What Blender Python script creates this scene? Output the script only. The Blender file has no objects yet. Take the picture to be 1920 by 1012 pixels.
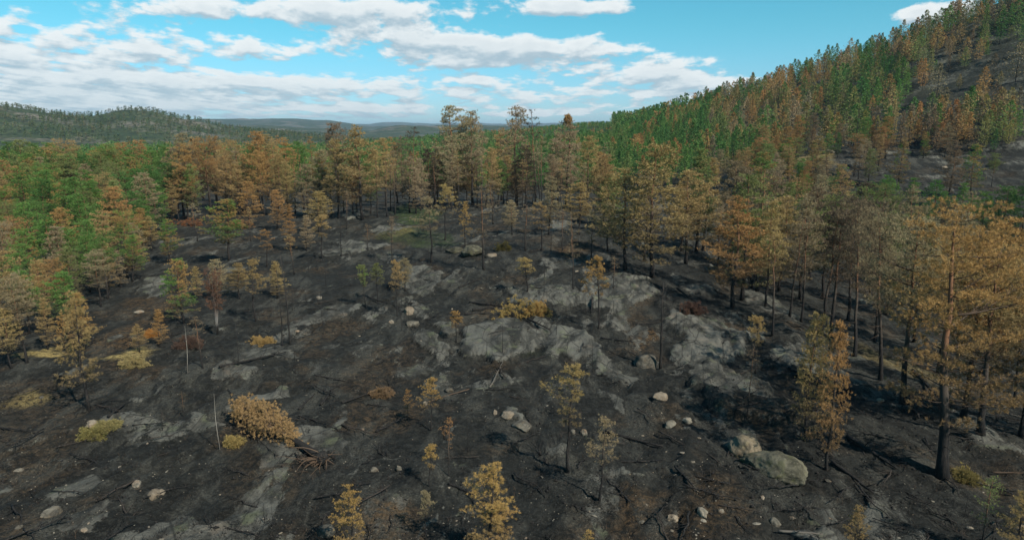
import bpy, math, random
import numpy as np
from mathutils import Vector, Matrix, noise as mnoise

rng = np.random.default_rng(7)
random.seed(7)
C = bpy.context.scene
R = math.radians

# ------------------------------------------------------------------ camera
F = 1321.0                       # focal length in pixels of the 1920 wide photograph
PITCH = R(11.4)
CAMZ = 18.0
cam = bpy.data.cameras.new('camera')
cam.sensor_width = 36.0
cam.lens = 36.0 * F / 1920.0
cam.clip_start = 0.5
cam.clip_end = 60000
cam_o = bpy.data.objects.new('camera', cam)
cam_o.location = (0, 0, CAMZ)
cam_o.rotation_euler = (R(90) - PITCH, 0, 0)
C.collection.objects.link(cam_o)
C.camera = cam_o

# ------------------------------------------------------------------ sun, exposure
SUN_EL, SUN_AZ = R(43), R(137)    # azimuth measured clockwise from +Y: from the right, behind the camera
sd = Vector((math.sin(SUN_AZ) * math.cos(SUN_EL), math.cos(SUN_AZ) * math.cos(SUN_EL), math.sin(SUN_EL)))
sl = bpy.data.lights.new('sun', 'SUN')
sl.energy = 5.0
sl.angle = R(0.5)
sl.color = (1.0, 0.93, 0.83)
so = bpy.data.objects.new('sun', sl)
so.rotation_euler = sd.to_track_quat('Z', 'Y').to_euler()
so.location = (60, -60, 120)
C.collection.objects.link(so)
C.view_settings.view_transform = 'Standard'
C.view_settings.look = 'None'
C.view_settings.exposure = 0.44
C.view_settings.gamma = 1.0
HAZE = 6e-5

# ------------------------------------------------------------------ node helpers
class NT:
    def __init__(s, tree):
        s.t = tree; s.n = tree.nodes; s.l = tree.links
    def new(s, kind, **kw):
        n = s.n.new(kind)
        for k, v in kw.items(): setattr(n, k, v)
        return n
    def put(s, sock, v):
        if isinstance(v, bpy.types.NodeSocket): s.l.new(v, sock)
        elif v is not None: sock.default_value = v
    def math(s, op, a, b=None, c=None, clamp=False):
        n = s.new('ShaderNodeMath', operation=op, use_clamp=clamp)
        s.put(n.inputs[0], a)
        if b is not None: s.put(n.inputs[1], b)
        if c is not None: s.put(n.inputs[2], c)
        return n.outputs[0]
    def mix(s, f, a, b, blend='MIX'):
        n = s.new('ShaderNodeMix', data_type='RGBA', blend_type=blend)
        s.put(n.inputs[0], f)
        s.put(n.inputs[6], a if isinstance(a, bpy.types.NodeSocket) else (*a, 1))
        s.put(n.inputs[7], b if isinstance(b, bpy.types.NodeSocket) else (*b, 1))
        return n.outputs[2]
    def noise(s, vec, scale, detail=4, rough=.55, dist=0, dim='3D'):
        n = s.new('ShaderNodeTexNoise', noise_dimensions=dim)
        if vec is not None: s.put(n.inputs['Vector'], vec)
        n.inputs['Scale'].default_value = scale
        n.inputs['Detail'].default_value = detail
        n.inputs['Roughness'].default_value = rough
        n.inputs['Distortion'].default_value = dist
        return n.outputs[0]
    def ramp(s, f, lo, hi, a=0.0, b=1.0, smooth=True):
        n = s.new('ShaderNodeMapRange', interpolation_type='SMOOTHSTEP' if smooth else 'LINEAR')
        s.put(n.inputs[0], f)
        for i, v in enumerate((lo, hi, a, b)): s.put(n.inputs[i + 1], v)
        return n.outputs[0]
    def mapping(s, vec, scale=(1, 1, 1), rot=(0, 0, 0), loc=(0, 0, 0)):
        n = s.new('ShaderNodeMapping')
        s.put(n.inputs[0], vec)
        n.inputs['Location'].default_value = loc
        n.inputs['Rotation'].default_value = rot
        n.inputs['Scale'].default_value = scale
        return n.outputs[0]

# ------------------------------------------------------------------ world: sky with a broken cloud layer
world = bpy.data.worlds.new('World')
C.world = world
world.use_nodes = True
w = NT(world.node_tree)
w.n.clear()
sky = w.new('ShaderNodeTexSky', sky_type='NISHITA', sun_disc=False)
sky.sun_elevation = SUN_EL
sky.sun_rotation = SUN_AZ
sky.altitude = 200
sky.air_density = 1.0
sky.dust_density = 0.4
sky.ozone_density = 2.0
tc = w.new('ShaderNodeTexCoord').outputs['Generated']
sep = w.new('ShaderNodeSeparateXYZ'); w.l.new(tc, sep.inputs[0])
X_, Y_, Z_ = sep.outputs
az = w.math('ARCTAN2', X_, Y_)
el = w.math('MAXIMUM', Z_, 0.0)
elp = w.math('ADD', el, 0.035)
def cloud_field(el_in, elp_in):
    # coordinates of a layered cloud deck: cells shrink towards the horizon
    u = w.math('DIVIDE', az, elp_in)
    v = w.math('MULTIPLY', w.math('LOGARITHM', elp_in, math.e), 4.2)
    cv = w.new('ShaderNodeCombineXYZ')
    w.put(cv.inputs[0], w.math('MULTIPLY', az, 9.0)); w.put(cv.inputs[1], w.math('MULTIPLY', v, 0.66)); w.put(cv.inputs[2], 3.7)
    big = w.noise(cv.outputs[0], 2.7, 8, .56, .10)
    cs = w.new('ShaderNodeCombineXYZ')
    w.put(cs.inputs[0], w.math('MULTIPLY', u, 0.85)); w.put(cs.inputs[1], w.math('MULTIPLY', v, 0.66)); w.put(cs.inputs[2], 9.1)
    small = w.noise(cs.outputs[0], 2.2, 8, .58, .08)
    return big, small
def px_ae(px, py):
    d = Vector(((px - 960) / F, 1.0, 0)); e = math.atan2(506 - py, math.hypot(F, px - 960)) - PITCH
    zz = (506 - py) / F
    y = math.cos(PITCH) + zz * math.sin(PITCH); z = zz * math.cos(PITCH) - math.sin(PITCH)
    n = math.sqrt(d.x ** 2 + y * y + z * z)
    return math.atan2(d.x, y), z / n
# where the cloud masses stand: (pixel x, pixel y, half width, half height, amount)
BLOBS = [(90, 62, 230, 26, .26), (330, 12, 190, 20, .34), (690, 22, 170, 26, .40), (500, 92, 130, 16, .24), (270, 95, 90, 16, .22),
         (1075, 14, 118, 17, .46), (800, 74, 190, 22, .36), (1010, 98, 220, 24, .40), (1230, 136, 140, 18, .40), (850, 120, 90, 14, .26),
         (300, 150, 420, 26, .22), (1330, 165, 110, 16, .32), (1755, 24, 60, 22, .5), (40, 110, 160, 16, .24),
         (700, 168, 420, 26, .20), (100, 180, 300, 30, .25), (1120, 186, 260, 18, .18), (700, 212, 1100, 14, .20), (250, 196, 380, 10, .14), (900, 150, 60, 9, .22), (690, 205, 70, 7, .2), (1010, 214, 80, 6, .2)]
def coverage(el_in):
    acc = None
    for (px, py, rx, ry, am) in BLOBS:
        a0, e0 = px_ae(px, py)
        sx, sy = F * 1.0 / rx, F * 1.0 / ry
        dx = w.math('MULTIPLY', w.math('SUBTRACT', az, a0), sx * 1.05)
        dy = w.math('MULTIPLY', w.math('SUBTRACT', el_in, e0), sy)
        r2 = w.math('ADD', w.math('MULTIPLY', dx, dx), w.math('MULTIPLY', dy, dy))
        g = w.math('MULTIPLY', w.math('POWER', math.e, w.math('MULTIPLY', r2, -0.9)), am)
        acc = g if acc is None else w.math('ADD', acc, g)
    return w.math('MINIMUM', acc, 0.46)
def dens(el_in):
    elp_in = w.math('ADD', el_in, 0.035)
    b, s_ = cloud_field(el_in, elp_in)
    f = w.math('ADD', w.math('MULTIPLY', b, .74), w.math('MULTIPLY', s_, .52))
    return w.math('ADD', w.math('SUBTRACT', f, .80), coverage(el_in))
d0 = dens(el)
d1 = dens(w.math('ADD', el, 0.011))
alpha = w.ramp(d0, .0, .15)
lit = w.ramp(w.math('SUBTRACT', d0, d1), -.16, .14)
body = w.ramp(d0, .10, .42)
ccol = w.mix(lit, (.47, .60, .69), (1.0, 1.03, 1.03))
ccol = w.mix(w.math('MULTIPLY', body, .30), ccol, (.50, .61, .69))
hz = w.ramp(el, .0, .10)
ccol = w.mix(hz, w.mix(.28, ccol, (.50, .70, .80)), ccol)
scol = w.mix(1.0, sky.outputs[0], w.mix(w.ramp(el, 0, .16), (.62, .95, 1.35), (.42, 1.12, 1.14)), 'MULTIPLY')
sbg = w.new('ShaderNodeBackground'); w.l.new(scol, sbg.inputs[0]); sbg.inputs[1].default_value = 0.078
cbg = w.new('ShaderNodeBackground'); w.l.new(ccol, cbg.inputs[0]); cbg.inputs[1].default_value = 0.68
mx = w.new('ShaderNodeMixShader'); w.put(mx.inputs[0], w.math('MULTIPLY', alpha, .93)); w.l.new(sbg.outputs[0], mx.inputs[1]); w.l.new(cbg.outputs[0], mx.inputs[2])
wo = w.new('ShaderNodeOutputWorld'); w.l.new(mx.outputs[0], wo.inputs[0])
world.cycles.sampling_method = 'MANUAL'
world.cycles.sample_map_resolution = 512

# ------------------------------------------------------------------ noise
_P = np.random.default_rng(3).permutation(512)
_P = np.concatenate([_P, _P, _P])
_G = np.stack([np.cos(np.arange(512) * 2.399), np.sin(np.arange(512) * 2.399)], 1)
def pn(x, y, seed=0):
    x = np.asarray(x, float) + seed * 17.13; y = np.asarray(y, float) + seed * 5.71
    xi = np.floor(x).astype(np.int64); yi = np.floor(y).astype(np.int64)
    fx = x - xi; fy = y - yi
    u = fx * fx * fx * (fx * (fx * 6 - 15) + 10); v = fy * fy * fy * (fy * (fy * 6 - 15) + 10)
    def g(i, j, dx, dy):
        h = _P[(_P[(xi + i) & 511] + ((yi + j) & 511)) & 511]
        return _G[h, 0] * dx + _G[h, 1] * dy
    a = g(0, 0, fx, fy); b = g(1, 0, fx - 1, fy); c = g(0, 1, fx, fy - 1); d = g(1, 1, fx - 1, fy - 1)
    return (a + u * (b - a)) * (1 - v) + (c + u * (d - c)) * v
def fbm(x, y, scale, octaves=4, seed=0, gain=.5):
    r = 0; am = 1; fr = 1.0 / scale
    for k in range(octaves):
        r = r + am * pn(x * fr, y * fr, seed + k * 3); am *= gain; fr *= 2.03
    return r
def sstep(a, b, x):
    t = np.clip((x - a) / (b - a), 0, 1); return t * t * (3 - 2 * t)

# ------------------------------------------------------------------ terrain shape
def ray(px, py):
    zz = (506.0 - py) / F
    return (px - 960.0) / F, math.cos(PITCH) + zz * math.sin(PITCH), zz * math.cos(PITCH) - math.sin(PITCH)
def at(px, py, Y):
    x, y, z = ray(px, py); t = Y / y
    return (x * t, Y, CAMZ + z * t)
CP = []
for X in (-30, -10, 10, 24):
    for (Y, Z) in ((-30, -.5), (20, 0), (40, 0), (60, .2)): CP.append((X, Y, Z))
CP += [(-10, 85, 1.2), (8, 85, 1.8), (22, 85, .8), (-10, 110, 1.8), (8, 110, 2.2), (25, 115, 1.0), (0, 140, 1.6), (-30, 100, .6),
       (-35, 140, 1.0), (30, 145, 0.3), (0, 175, .2), (-50, 60, -.8), (-55, 100, -.8), (-60, 140, -.5), (-60, 20, -1), (-90, 80, -1.5), (-100, 150, -1), (-110, 20, -2),
       (40, 30, -1.4), (38, 55, -2.2), (36, 80, -2.5), (60, 40, -4), (62, 70, -4.5), (55, 110, -3.0), (60, 150, -1.5), (95, 60, -5), (110, 110, -2.0), (80, 180, -.5),
       (0, 230, -3), (-80, 230, -2), (-160, 250, -3), (-200, 120, -3), (60, 240, -2), (0, 330, -6), (-150, 400, -8), (-400, 500, -9), (-350, 250, -6),
       (0, 600, -12), (-300, 800, -14), (-900, 800, -12), (-700, 300, -8), (0, 1000, -16), (-1500, 700, -10), (-500, 1500, -18), (500, 1600, -18), (1500, 1500, -10), (0, 3000, -20), (-3000, 2000, -20), (3000, 2000, -20),
       (-200, -200, -3), (200, -200, 2), (0, -120, -1), (150, 20, 2), (400, -100, 30)]
hill = [(1900, 395, 150), (1900, 330, 185), (1700, 350, 180), (1700, 315, 205), (1560, 335, 200), (1500, 300, 230), (1400, 318, 235), (1900, 250, 225), (1900, 170, 262), (1900, 95, 300),
        (1720, 235, 262), (1720, 160, 310), (1560, 235, 300), (1560, 180, 350), (1400, 265, 320), (1400, 215, 400), (1250, 275, 380), (1200, 262, 500), (1100, 275, 480)]
ridge = [(2500, -240, 330), (2200, -130, 335), (1990, -35, 345), (1900, 5, 350), (1800, 50, 365), (1700, 92, 385), (1600, 122, 410), (1500, 152, 440), (1400, 180, 480), (1300, 208, 540),
         (1200, 229, 640), (1100, 236, 760), (1010, 247, 860)]
CP += [at(*p) for p in hill] + [at(*p) for p in ridge]
CP += [at(2300, 200, 230), at(2300, 60, 270)]
for p in ridge:
    q = at(*p); CP.append((q[0] * 1.4, q[1] * 1.4, q[2] * .8 - 10))
CP = np.array(CP, float)
def phi(r2): return np.sqrt(r2 + 18.0 ** 2)
D2 = (CP[:, None, 0] - CP[None, :, 0]) ** 2 + (CP[:, None, 1] - CP[None, :, 1]) ** 2
WT = np.linalg.solve(phi(D2) + np.eye(len(CP)) * -.3, CP[:, 2])
def prof(px_list):
    th = [math.atan2(ray(p, 240)[0], ray(p, 240)[1]) for p, _ in px_list]
    ev = [math.atan2(ray(p, q)[2], math.hypot(ray(p, q)[0], ray(p, q)[1])) for p, q in px_list]
    return np.array(th), np.array(ev)
FAR = [  # crest profile in the photograph, distance, width before and behind the crest, tree height to subtract
    (prof([(-900, 190), (-300, 180), (0, 190), (70, 196), (140, 206), (190, 205), (230, 199), (290, 200), (320, 208), (370, 218), (420, 229), (480, 236), (560, 243), (700, 256), (900, 262), (2600, 262)]), 1450, 520, 420, 11),
    (prof([(-900, 235), (380, 236), (480, 231), (560, 236), (640, 240), (700, 241), (740, 233), (830, 231), (930, 232), (1100, 235), (2600, 238)]), 3200, 900, 900, 9),
    (prof([(-900, 228), (300, 228), (400, 225), (470, 223), (560, 223), (620, 227), (680, 235), (720, 238), (2600, 238)]), 6200, 1500, 1500, 0),
    (prof([(-900, 232), (500, 231), (660, 233), (720, 231), (800, 232), (2600, 230)]), 12500, 3000, 3000, 0)]
def base_h(x, y):
    x = np.asarray(x, float); y = np.asarray(y, float); sh = x.shape
    xf, yf = x.ravel(), y.ravel(); out = np.empty(len(xf))
    for i in range(0, len(xf), 60000):
        s = slice(i, i + 60000)
        r2 = (xf[s, None] - CP[None, :, 0]) ** 2 + (yf[s, None] - CP[None, :, 1]) ** 2
        out[s] = phi(r2) @ WT
    rr = np.hypot(xf, yf); th = np.arctan2(xf, yf)
    fade = sstep(1500, 900, rr)
    out = out * fade + (-16) * (1 - fade)
    for (tt, ee), R0, wf, wb, tr in FAR:
        nz = fbm(xf, yf, R0 * .12, 3, 5) * R0 * .006
        cz = CAMZ + np.tan(np.interp(th, tt, ee)) * R0 - tr
        u = (rr - R0) / np.where(rr < R0, wf, wb)
        b = np.exp(-(u * 1.35) ** 2)
        near = sstep(650, 900, rr)
        out = np.maximum(out, (-16 + (cz + 16 + nz) * b) * near + out * (1 - near)) * 1.0
    rough = fbm(xf, yf, 60, 3, 11) * np.clip((rr - 160) / 300, 0, 1) * 3.0
    return (out + rough).reshape(sh)
def march(pts, hfun=None, t0=12.0, t1=900.0):
    hfun = hfun or base_h
    pts = np.array(pts, float).reshape(-1, 2)
    d = np.array([ray(*p) for p in pts])
    lo = np.full(len(pts), t0); hi = np.full(len(pts), np.nan)
    ts = t0 * (t1 / t0) ** (np.arange(420) / 419.0)
    prev = ts[0] * np.ones(len(pts))
    X = d[:, 0:1] * ts; Y = d[:, 1:2] * ts; Z = CAMZ + d[:, 2:3] * ts
    below = Z < hfun(X, Y)
    idx = np.where(below.any(1), below.argmax(1), 419)
    hi = ts[idx]; lo = ts[np.maximum(idx - 1, 0)]
    for _ in range(14):
        m = (lo + hi) / 2
        b = (CAMZ + d[:, 2] * m) < hfun(d[:, 0] * m, d[:, 1] * m)
        hi = np.where(b, m, hi); lo = np.where(b, lo, m)
    return np.stack([d[:, 0] * hi, d[:, 1] * hi], 1)

# rock slabs of the clearing: outline in the photograph, height above the soil, edge softness, brightness
SLABS = [
    ([(868, 628), (905, 612), (960, 610), (1010, 625), (1020, 655), (985, 672), (925, 685), (882, 672), (862, 650)], .55, .25, 1.0),
    ([(1000, 606), (1040, 612), (1090, 630), (1130, 655), (1120, 672), (1070, 668), (1025, 655), (1008, 632)], .35, .5, 1.0),
    ([(1120, 668), (1150, 680), (1190, 715), (1192, 735), (1160, 720), (1110, 690), (1090, 675)], .2, .3, .8),
    ([(1255, 600), (1320, 598), (1380, 618), (1405, 640), (1390, 665), (1330, 690), (1280, 690), (1250, 668), (1290, 640)], .3, .6, 1.1),
    ([(1095, 530), (1150, 520), (1215, 530), (1230, 555), (1195, 582), (1120, 590), (1100, 565)], .5, .6, 1.05),
    ([(950, 548), (1050, 543), (1110, 560), (1120, 580), (1040, 585), (960, 575)], .45, .5, .75),
    ([(1080, 560), (1140, 572), (1180, 580), (1170, 592), (1110, 588)], .1, .3, .9),
    ([(755, 505), (800, 500), (830, 520), (815, 545), (790, 560), (755, 545)], .25, .5, .75),
    ([(770, 560), (800, 575), (800, 600), (775, 600)], .2, .4, .7),
    ([(780, 625), (815, 630), (840, 655), (830, 668), (795, 662), (775, 645)], .4, .2, .9),
    ([(815, 612), (855, 610), (862, 625), (825, 630)], .35, .2, .8),
    ([(1290, 690), (1330, 692), (1400, 712), (1460, 740), (1440, 755), (1370, 745), (1320, 735), (1292, 712)], .45, .25, .8),
    ([(1320, 735), (1400, 745), (1480, 775), (1520, 800), (1470, 810), (1400, 790), (1340, 770)], .55, .2, .45),
    ([(1270, 535), (1330, 540), (1350, 555), (1300, 560)], .3, .3, .85),
    ([(1395, 555), (1450, 565), (1500, 600), (1460, 600), (1410, 580)], .3, .3, .7),
    ([(1450, 610), (1520, 640), (1600, 700), (1560, 690), (1500, 650)], .2, .4, .5),
    ([(1560, 700), (1640, 720), (1750, 760), (1740, 790), (1650, 760), (1590, 730)], .3, .4, .55),
    ([(1770, 770), (1850, 810), (1920, 860), (1925, 880), (1840, 850), (1780, 810)], .35, .4, .7),
    ([(1600, 790), (1680, 830), (1760, 900), (1700, 880), (1620, 830)], .2, .3, .35),
    ([(1495, 965), (1530, 950), (1575, 965), (1585, 985), (1530, 985)], .25, .15, 1.1),
    ([(1500, 1000), (1560, 990), (1610, 1020), (1540, 1050)], .2, .2, 1.0),
    ([(525, 815), (600, 812), (645, 820), (630, 850), (560, 868), (500, 880), (470, 850), (480, 825)], .12, .5, .75),
    ([(430, 770), (520, 735), (545, 728), (540, 742), (500, 760), (450, 785)], .15, .25, .9),
    ([(370, 785), (410, 778), (420, 800), (395, 815), (370, 805)], .1, .5, .8),
    ([(225, 820), (300, 795), (380, 800), (350, 822), (280, 838), (240, 835)], .1, .5, .65),
    ([(195, 795), (240, 788), (290, 800), (230, 812), (200, 812)], .25, .2, .95),
    ([(90, 940), (150, 905), (175, 915), (140, 935), (100, 960)], .12, .3, .8),
    ([(130, 1000), (160, 960), (215, 945), (220, 975), (170, 1010)], .12, .4, .9),
    ([(180, 1030), (240, 995), (340, 965), (380, 985), (440, 1012), (450, 1060), (180, 1060)], .14, .5, .85),
    ([(390, 705), (430, 690), (480, 700), (460, 720), (400, 722)], .12, .4, .75),
    ([(430, 675), (560, 650), (545, 672), (450, 690)], .15, .3, .7),
    ([(545, 610), (620, 575), (670, 570), (640, 600), (570, 620)], .15, .5, .75),
    ([(590, 480), (640, 465), (700, 460), (690, 478), (620, 490)], .3, .4, .7),
    ([(620, 460), (660, 455), (735, 462), (700, 470)], .3, .4, .8),
    ([(635, 405), (680, 395), (690, 405), (650, 414)], .4, .3, 1.0),
    ([(320, 405), (360, 398), (380, 404), (340, 412)], .4, .3, 1.0),
    ([(270, 530), (305, 525), (315, 545), (290, 560), (268, 548)], .2, .4, .8),
    ([(930, 770), (965, 775), (995, 795), (985, 802), (945, 788)], .35, .15, .9),
    ([(1020, 812), (1050, 830), (1085, 870), (1115, 900), (1080, 890), (1040, 850)], .3, .3, .55),
    ([(1175, 876), (1215, 895), (1218, 905), (1185, 895)], .25, .15, .8),
    ([(880, 720), (940, 705), (985, 715), (960, 730), (900, 738)], .12, .35, .7),
    ([(740, 690), (800, 685), (810, 700), (760, 712)], .15, .35, .6),
    ([(820, 700), (850, 700), (845, 720), (815, 722)], .12, .35, .6),
    ([(1120, 728), (1150, 735), (1175, 765), (1150, 765), (1128, 745)], .15, .3, .7),
    ([(1185, 380), (1300, 385), (1290, 395), (1200, 392)], .3, .4, .6),
    ([(930, 385), (980, 380), (990, 390), (940, 395)], .3, .3, .8),
    ([(480, 395), (560, 388), (590, 400), (520, 408)], .3, .4, .7),
    ([(1010, 490), (1060, 485), (1090, 500), (1030, 508)], .25, .5, .7),
    ([(690, 480), (750, 470), (770, 485), (720, 495)], .25, .5, .6),
]
# patches where the soil has a colour of its own: outline, kind (0 brown needles, 1 green grass, 2 straw), amount
PATCHES = [
    ([(740, 395), (770, 385), (830, 400), (800, 420), (750, 420)], 1, .8), ([(745, 425), (830, 440), (860, 462), (760, 460), (700, 445)], 1, .5),
    ([(740, 430), (775, 425), (770, 440), (745, 444)], 2, .6), ([(690, 440), (740, 435), (735, 448), (690, 450)], 0, .9),
    ([(1040, 470), (1090, 455), (1110, 490), (1050, 498)], 0, 1.0), ([(1185, 628), (1225, 625), (1230, 645), (1190, 652)], 0, 1.5),
    ([(60, 665), (105, 658), (100, 668), (65, 672)], 2, 1.5), ([(210, 675), (260, 662), (275, 672), (255, 690), (215, 686)], 2, 1.4),
    ([(30, 750), (70, 740), (68, 752), (35, 757)], 2, .7), ([(180, 640), (260, 590), (290, 600), (250, 650), (190, 665)], 0, 1.0),
    ([(230, 560), (320, 560), (330, 600), (250, 620)], 0, .7), ([(1600, 640), (1700, 680), (1800, 720), (1740, 720), (1620, 670)], 2, .35),
    ([(415, 700), (450, 695), (445, 712), (415, 714)], 0, 1.2), ([(700, 965), (755, 960), (770, 1010), (700, 1012)], 0, 1.0),
    ([(640, 680), (760, 640), (780, 700), (660, 740)], 0, .4), ([(0, 720), (150, 700), (120, 900), (0, 900)], 0, .35),
    ([(1280, 900), (1400, 920), (1420, 1012), (1280, 1012)], 0, .6), ([(1140, 930), (1200, 930), (1210, 1012), (1140, 1012)], 0, .7),
    ([(880, 640), (920, 630), (925, 650), (890, 655)], 0, .5), ([(980, 645), (1015, 645), (1010, 665), (985, 668)], 1, .25),
    ([(440, 860), (560, 880), (560, 930), (450, 930)], 0, .4), ([(1430, 290), (1560, 290), (1560, 315), (1440, 318)], 2, .6),
    ([(1480, 330), (1560, 320), (1570, 340), (1490, 350)], 2, .35), ([(0, 900), (100, 860), (110, 900), (20, 930)], 0, .4),
]
allp = [p for s in SLABS for p in s[0]] + [p for s in PATCHES for p in s[0]]
wp = march([(px, min(py, 1058)) for px, py in allp])
k = 0
for lst in (SLABS, PATCHES):
    for i, s in enumerate(lst):
        n = len(s[0]); lst[i] = (wp[k:k + n], *s[1:]); k += n
def sdist(poly, x, y):
    d = np.full(x.shape, 1e18); ins = np.zeros(x.shape, bool); n = len(poly)
    for i in range(n):
        ax, ay = poly[i]; bx, by = poly[(i + 1) % n]
        ex, ey = bx - ax, by - ay
        t = np.clip(((x - ax) * ex + (y - ay) * ey) / (ex * ex + ey * ey + 1e-9), 0, 1)
        d = np.minimum(d, (x - ax - t * ex) ** 2 + (y - ay - t * ey) ** 2)
        c = ((ay > y) != (by > y)) & (x < (bx - ax) * (y - ay) / (by - ay + 1e-12) + ax)
        ins ^= c
    d = np.sqrt(d); return np.where(ins, -d, d)

# one sheet with finer cells near the clearing
def axis(segs):
    v = [segs[0][0]]
    for a, b, st, gr in segs:
        x = a; s_ = st
        while x < b - 1e-6:
            x = min(b, x + s_); s_ *= gr; v.append(x)
    return np.array(v)
posx = axis([(0, 45, .22, 1), (45, 110, .45, 1.004), (110, 420, 1.2, 1.008), (420, 15500, 4, 1.022)])
gx = np.concatenate([-posx[:0:-1], posx])
gy = axis([(-200, 14, 24, .9), (14, 60, .2, 1), (60, 130, .28, 1.003), (130, 440, .8, 1.006), (440, 16500, 3.2, 1.019)])
GX, GY = np.meshgrid(gx, gy)
H0 = base_h(GX, GY)
RR = np.hypot(GX, GY)
nearw = sstep(330, 150, RR)
wx = fbm(GX, GY, 3.0, 3, 21) * 1.2; wy = fbm(GX, GY, 3.0, 3, 22) * 1.2
ROCK = np.zeros_like(H0); ADD = np.zeros_like(H0)
ca, sa = math.cos(R(24)), math.sin(R(24))
U_ = GX * ca - GY * sa * .6; V_ = GX * sa + GY * ca
for poly, hgt, soft, br in SLABS:
    mn, mxx = poly.min(0) - 4, poly.max(0) + 4
    ix = np.where((gx > mn[0]) & (gx < mxx[0]))[0]; iy = np.where((gy > mn[1]) & (gy < mxx[1]))[0]
    if not len(ix) or not len(iy): continue
    sl_ = np.s_[iy[0]:iy[-1] + 1, ix[0]:ix[-1] + 1]
    x = GX[sl_]; y = GY[sl_]
    d = sdist(poly, x + wx[sl_], y + wy[sl_])
    soft = soft * .7
    m = sstep(soft * 1.2, -soft * .4, d)
    ROCK[sl_] = np.maximum(ROCK[sl_], m * br)
    dome = np.clip(-d, 0, 3) * .10 * min(1, hgt * 2)
    ADD[sl_] = np.maximum(ADD[sl_], m * hgt * .9 + dome * .45 * m)
# streaks of bare bedrock, running away from the camera, and small outcrops
st = fbm(U_ / 1.0, V_ / 3.2, 4.0, 5, 31)
st2 = fbm(U_ / 1.0, V_ / 2.2, 9.0, 4, 37)
streak = sstep(.20, .42, st + .35 * st2) * .85
streak2 = sstep(.16, .30, fbm(U_, V_ / 2.5, 2.0, 4, 41) + .5 * st2 - .08) * .52
zone = .55 + .45 * sstep(-.2, .3, fbm(GX, GY, 22, 2, 43))
sr = np.maximum(streak, streak2) * zone
ROCK = np.maximum(ROCK, sr * nearw)
ADD = ADD + sr * .12 * nearw
big_r = fbm(GX, GY / 1.2, 13, 4, 51)
ADD = ADD + (big_r * .55 + fbm(U_, V_ / 2, 5.0, 4, 55) * .30) * nearw
ridged = (1 - np.abs(fbm(U_ / 1.0, V_ / 3.0, 7.0, 4, 61)) * 2.2)
ADD = ADD + np.clip(ridged, 0, 1) ** 3 * .28 * nearw * sstep(-40, 10, GX)
ADD = ADD + fbm(GX, GY, .9, 4, 71) * .13 * nearw * sstep(100, 60, RR)
# broken ledges: steps where the bedrock sheets end
lf = fbm(U_ + wx * .8, V_ / 2.6 + wy * .5, 6.0, 4, 65) * 3.2
stp = lf - np.floor(lf)
ADD = ADD + sstep(0, .16, stp) * (1 - stp) * .34 * nearw * (.35 + .65 * sstep(-.1, .3, fbm(GX, GY, 18, 2, 67)))
ROCK = np.maximum(ROCK, sstep(.55, .0, stp) * sstep(0, .12, stp) * sstep(-.05, .30, fbm(GX, GY, 8, 4, 68)) * .75 * nearw)
# the burnt shoulder of the right hill is broken ledges
hz_ = sstep(60, 120, GX) * sstep(140, 190, GY) * sstep(520, 420, RR)
led = fbm(GX / 2.6, GY + GX * .25, 14, 5, 81)
ADD = ADD + hz_ * (led * 3.0 + fbm(GX / 2.0, GY, 4, 3, 83) * .9)
ROCK = np.maximum(ROCK, hz_ * sstep(-.05, .25, fbm(GX / 2.8, GY + GX * .2, 8, 5, 85)) * .70)
HH = H0 + ADD
LIT = np.zeros_like(H0); GRN = np.zeros_like(H0); STR = np.zeros_like(H0)
for poly, kd, am in PATCHES:
    mn, mxx = poly.min(0) - 4, poly.max(0) + 4
    ix = np.where((gx > mn[0]) & (gx < mxx[0]))[0]; iy = np.where((gy > mn[1]) & (gy < mxx[1]))[0]
    if not len(ix) or not len(iy): continue
    sl_ = np.s_[iy[0]:iy[-1] + 1, ix[0]:ix[-1] + 1]
    d = sdist(poly, GX[sl_] + wx[sl_] * 1.4, GY[sl_] + wy[sl_] * 1.4)
    m = sstep(1.2, -.9, d) * am
    T_ = (LIT, GRN, STR)[kd]; T_[sl_] = np.maximum(T_[sl_], m)
LIT = np.maximum(LIT, sstep(.12, .45, fbm(GX, GY, 7, 4, 91)) * .45 * nearw)
FOR = np.maximum(sstep(240, 420, RR) * (1 - hz_ * .75), 0)       # forest floor / far woods
def height(x, y):
    x = np.asarray(x, float); y = np.asarray(y, float)
    i = np.clip(np.searchsorted(gx, x) - 1, 0, len(gx) - 2); j = np.clip(np.searchsorted(gy, y) - 1, 0, len(gy) - 2)
    fx = np.clip((x - gx[i]) / (gx[i + 1] - gx[i]), 0, 1); fy = np.clip((y - gy[j]) / (gy[j + 1] - gy[j]), 0, 1)
    return (HH[j, i] * (1 - fx) + HH[j, i + 1] * fx) * (1 - fy) + (HH[j + 1, i] * (1 - fx) + HH[j + 1, i + 1] * fx) * fy
def ground_at(pts): return march(pts, height)

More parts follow.
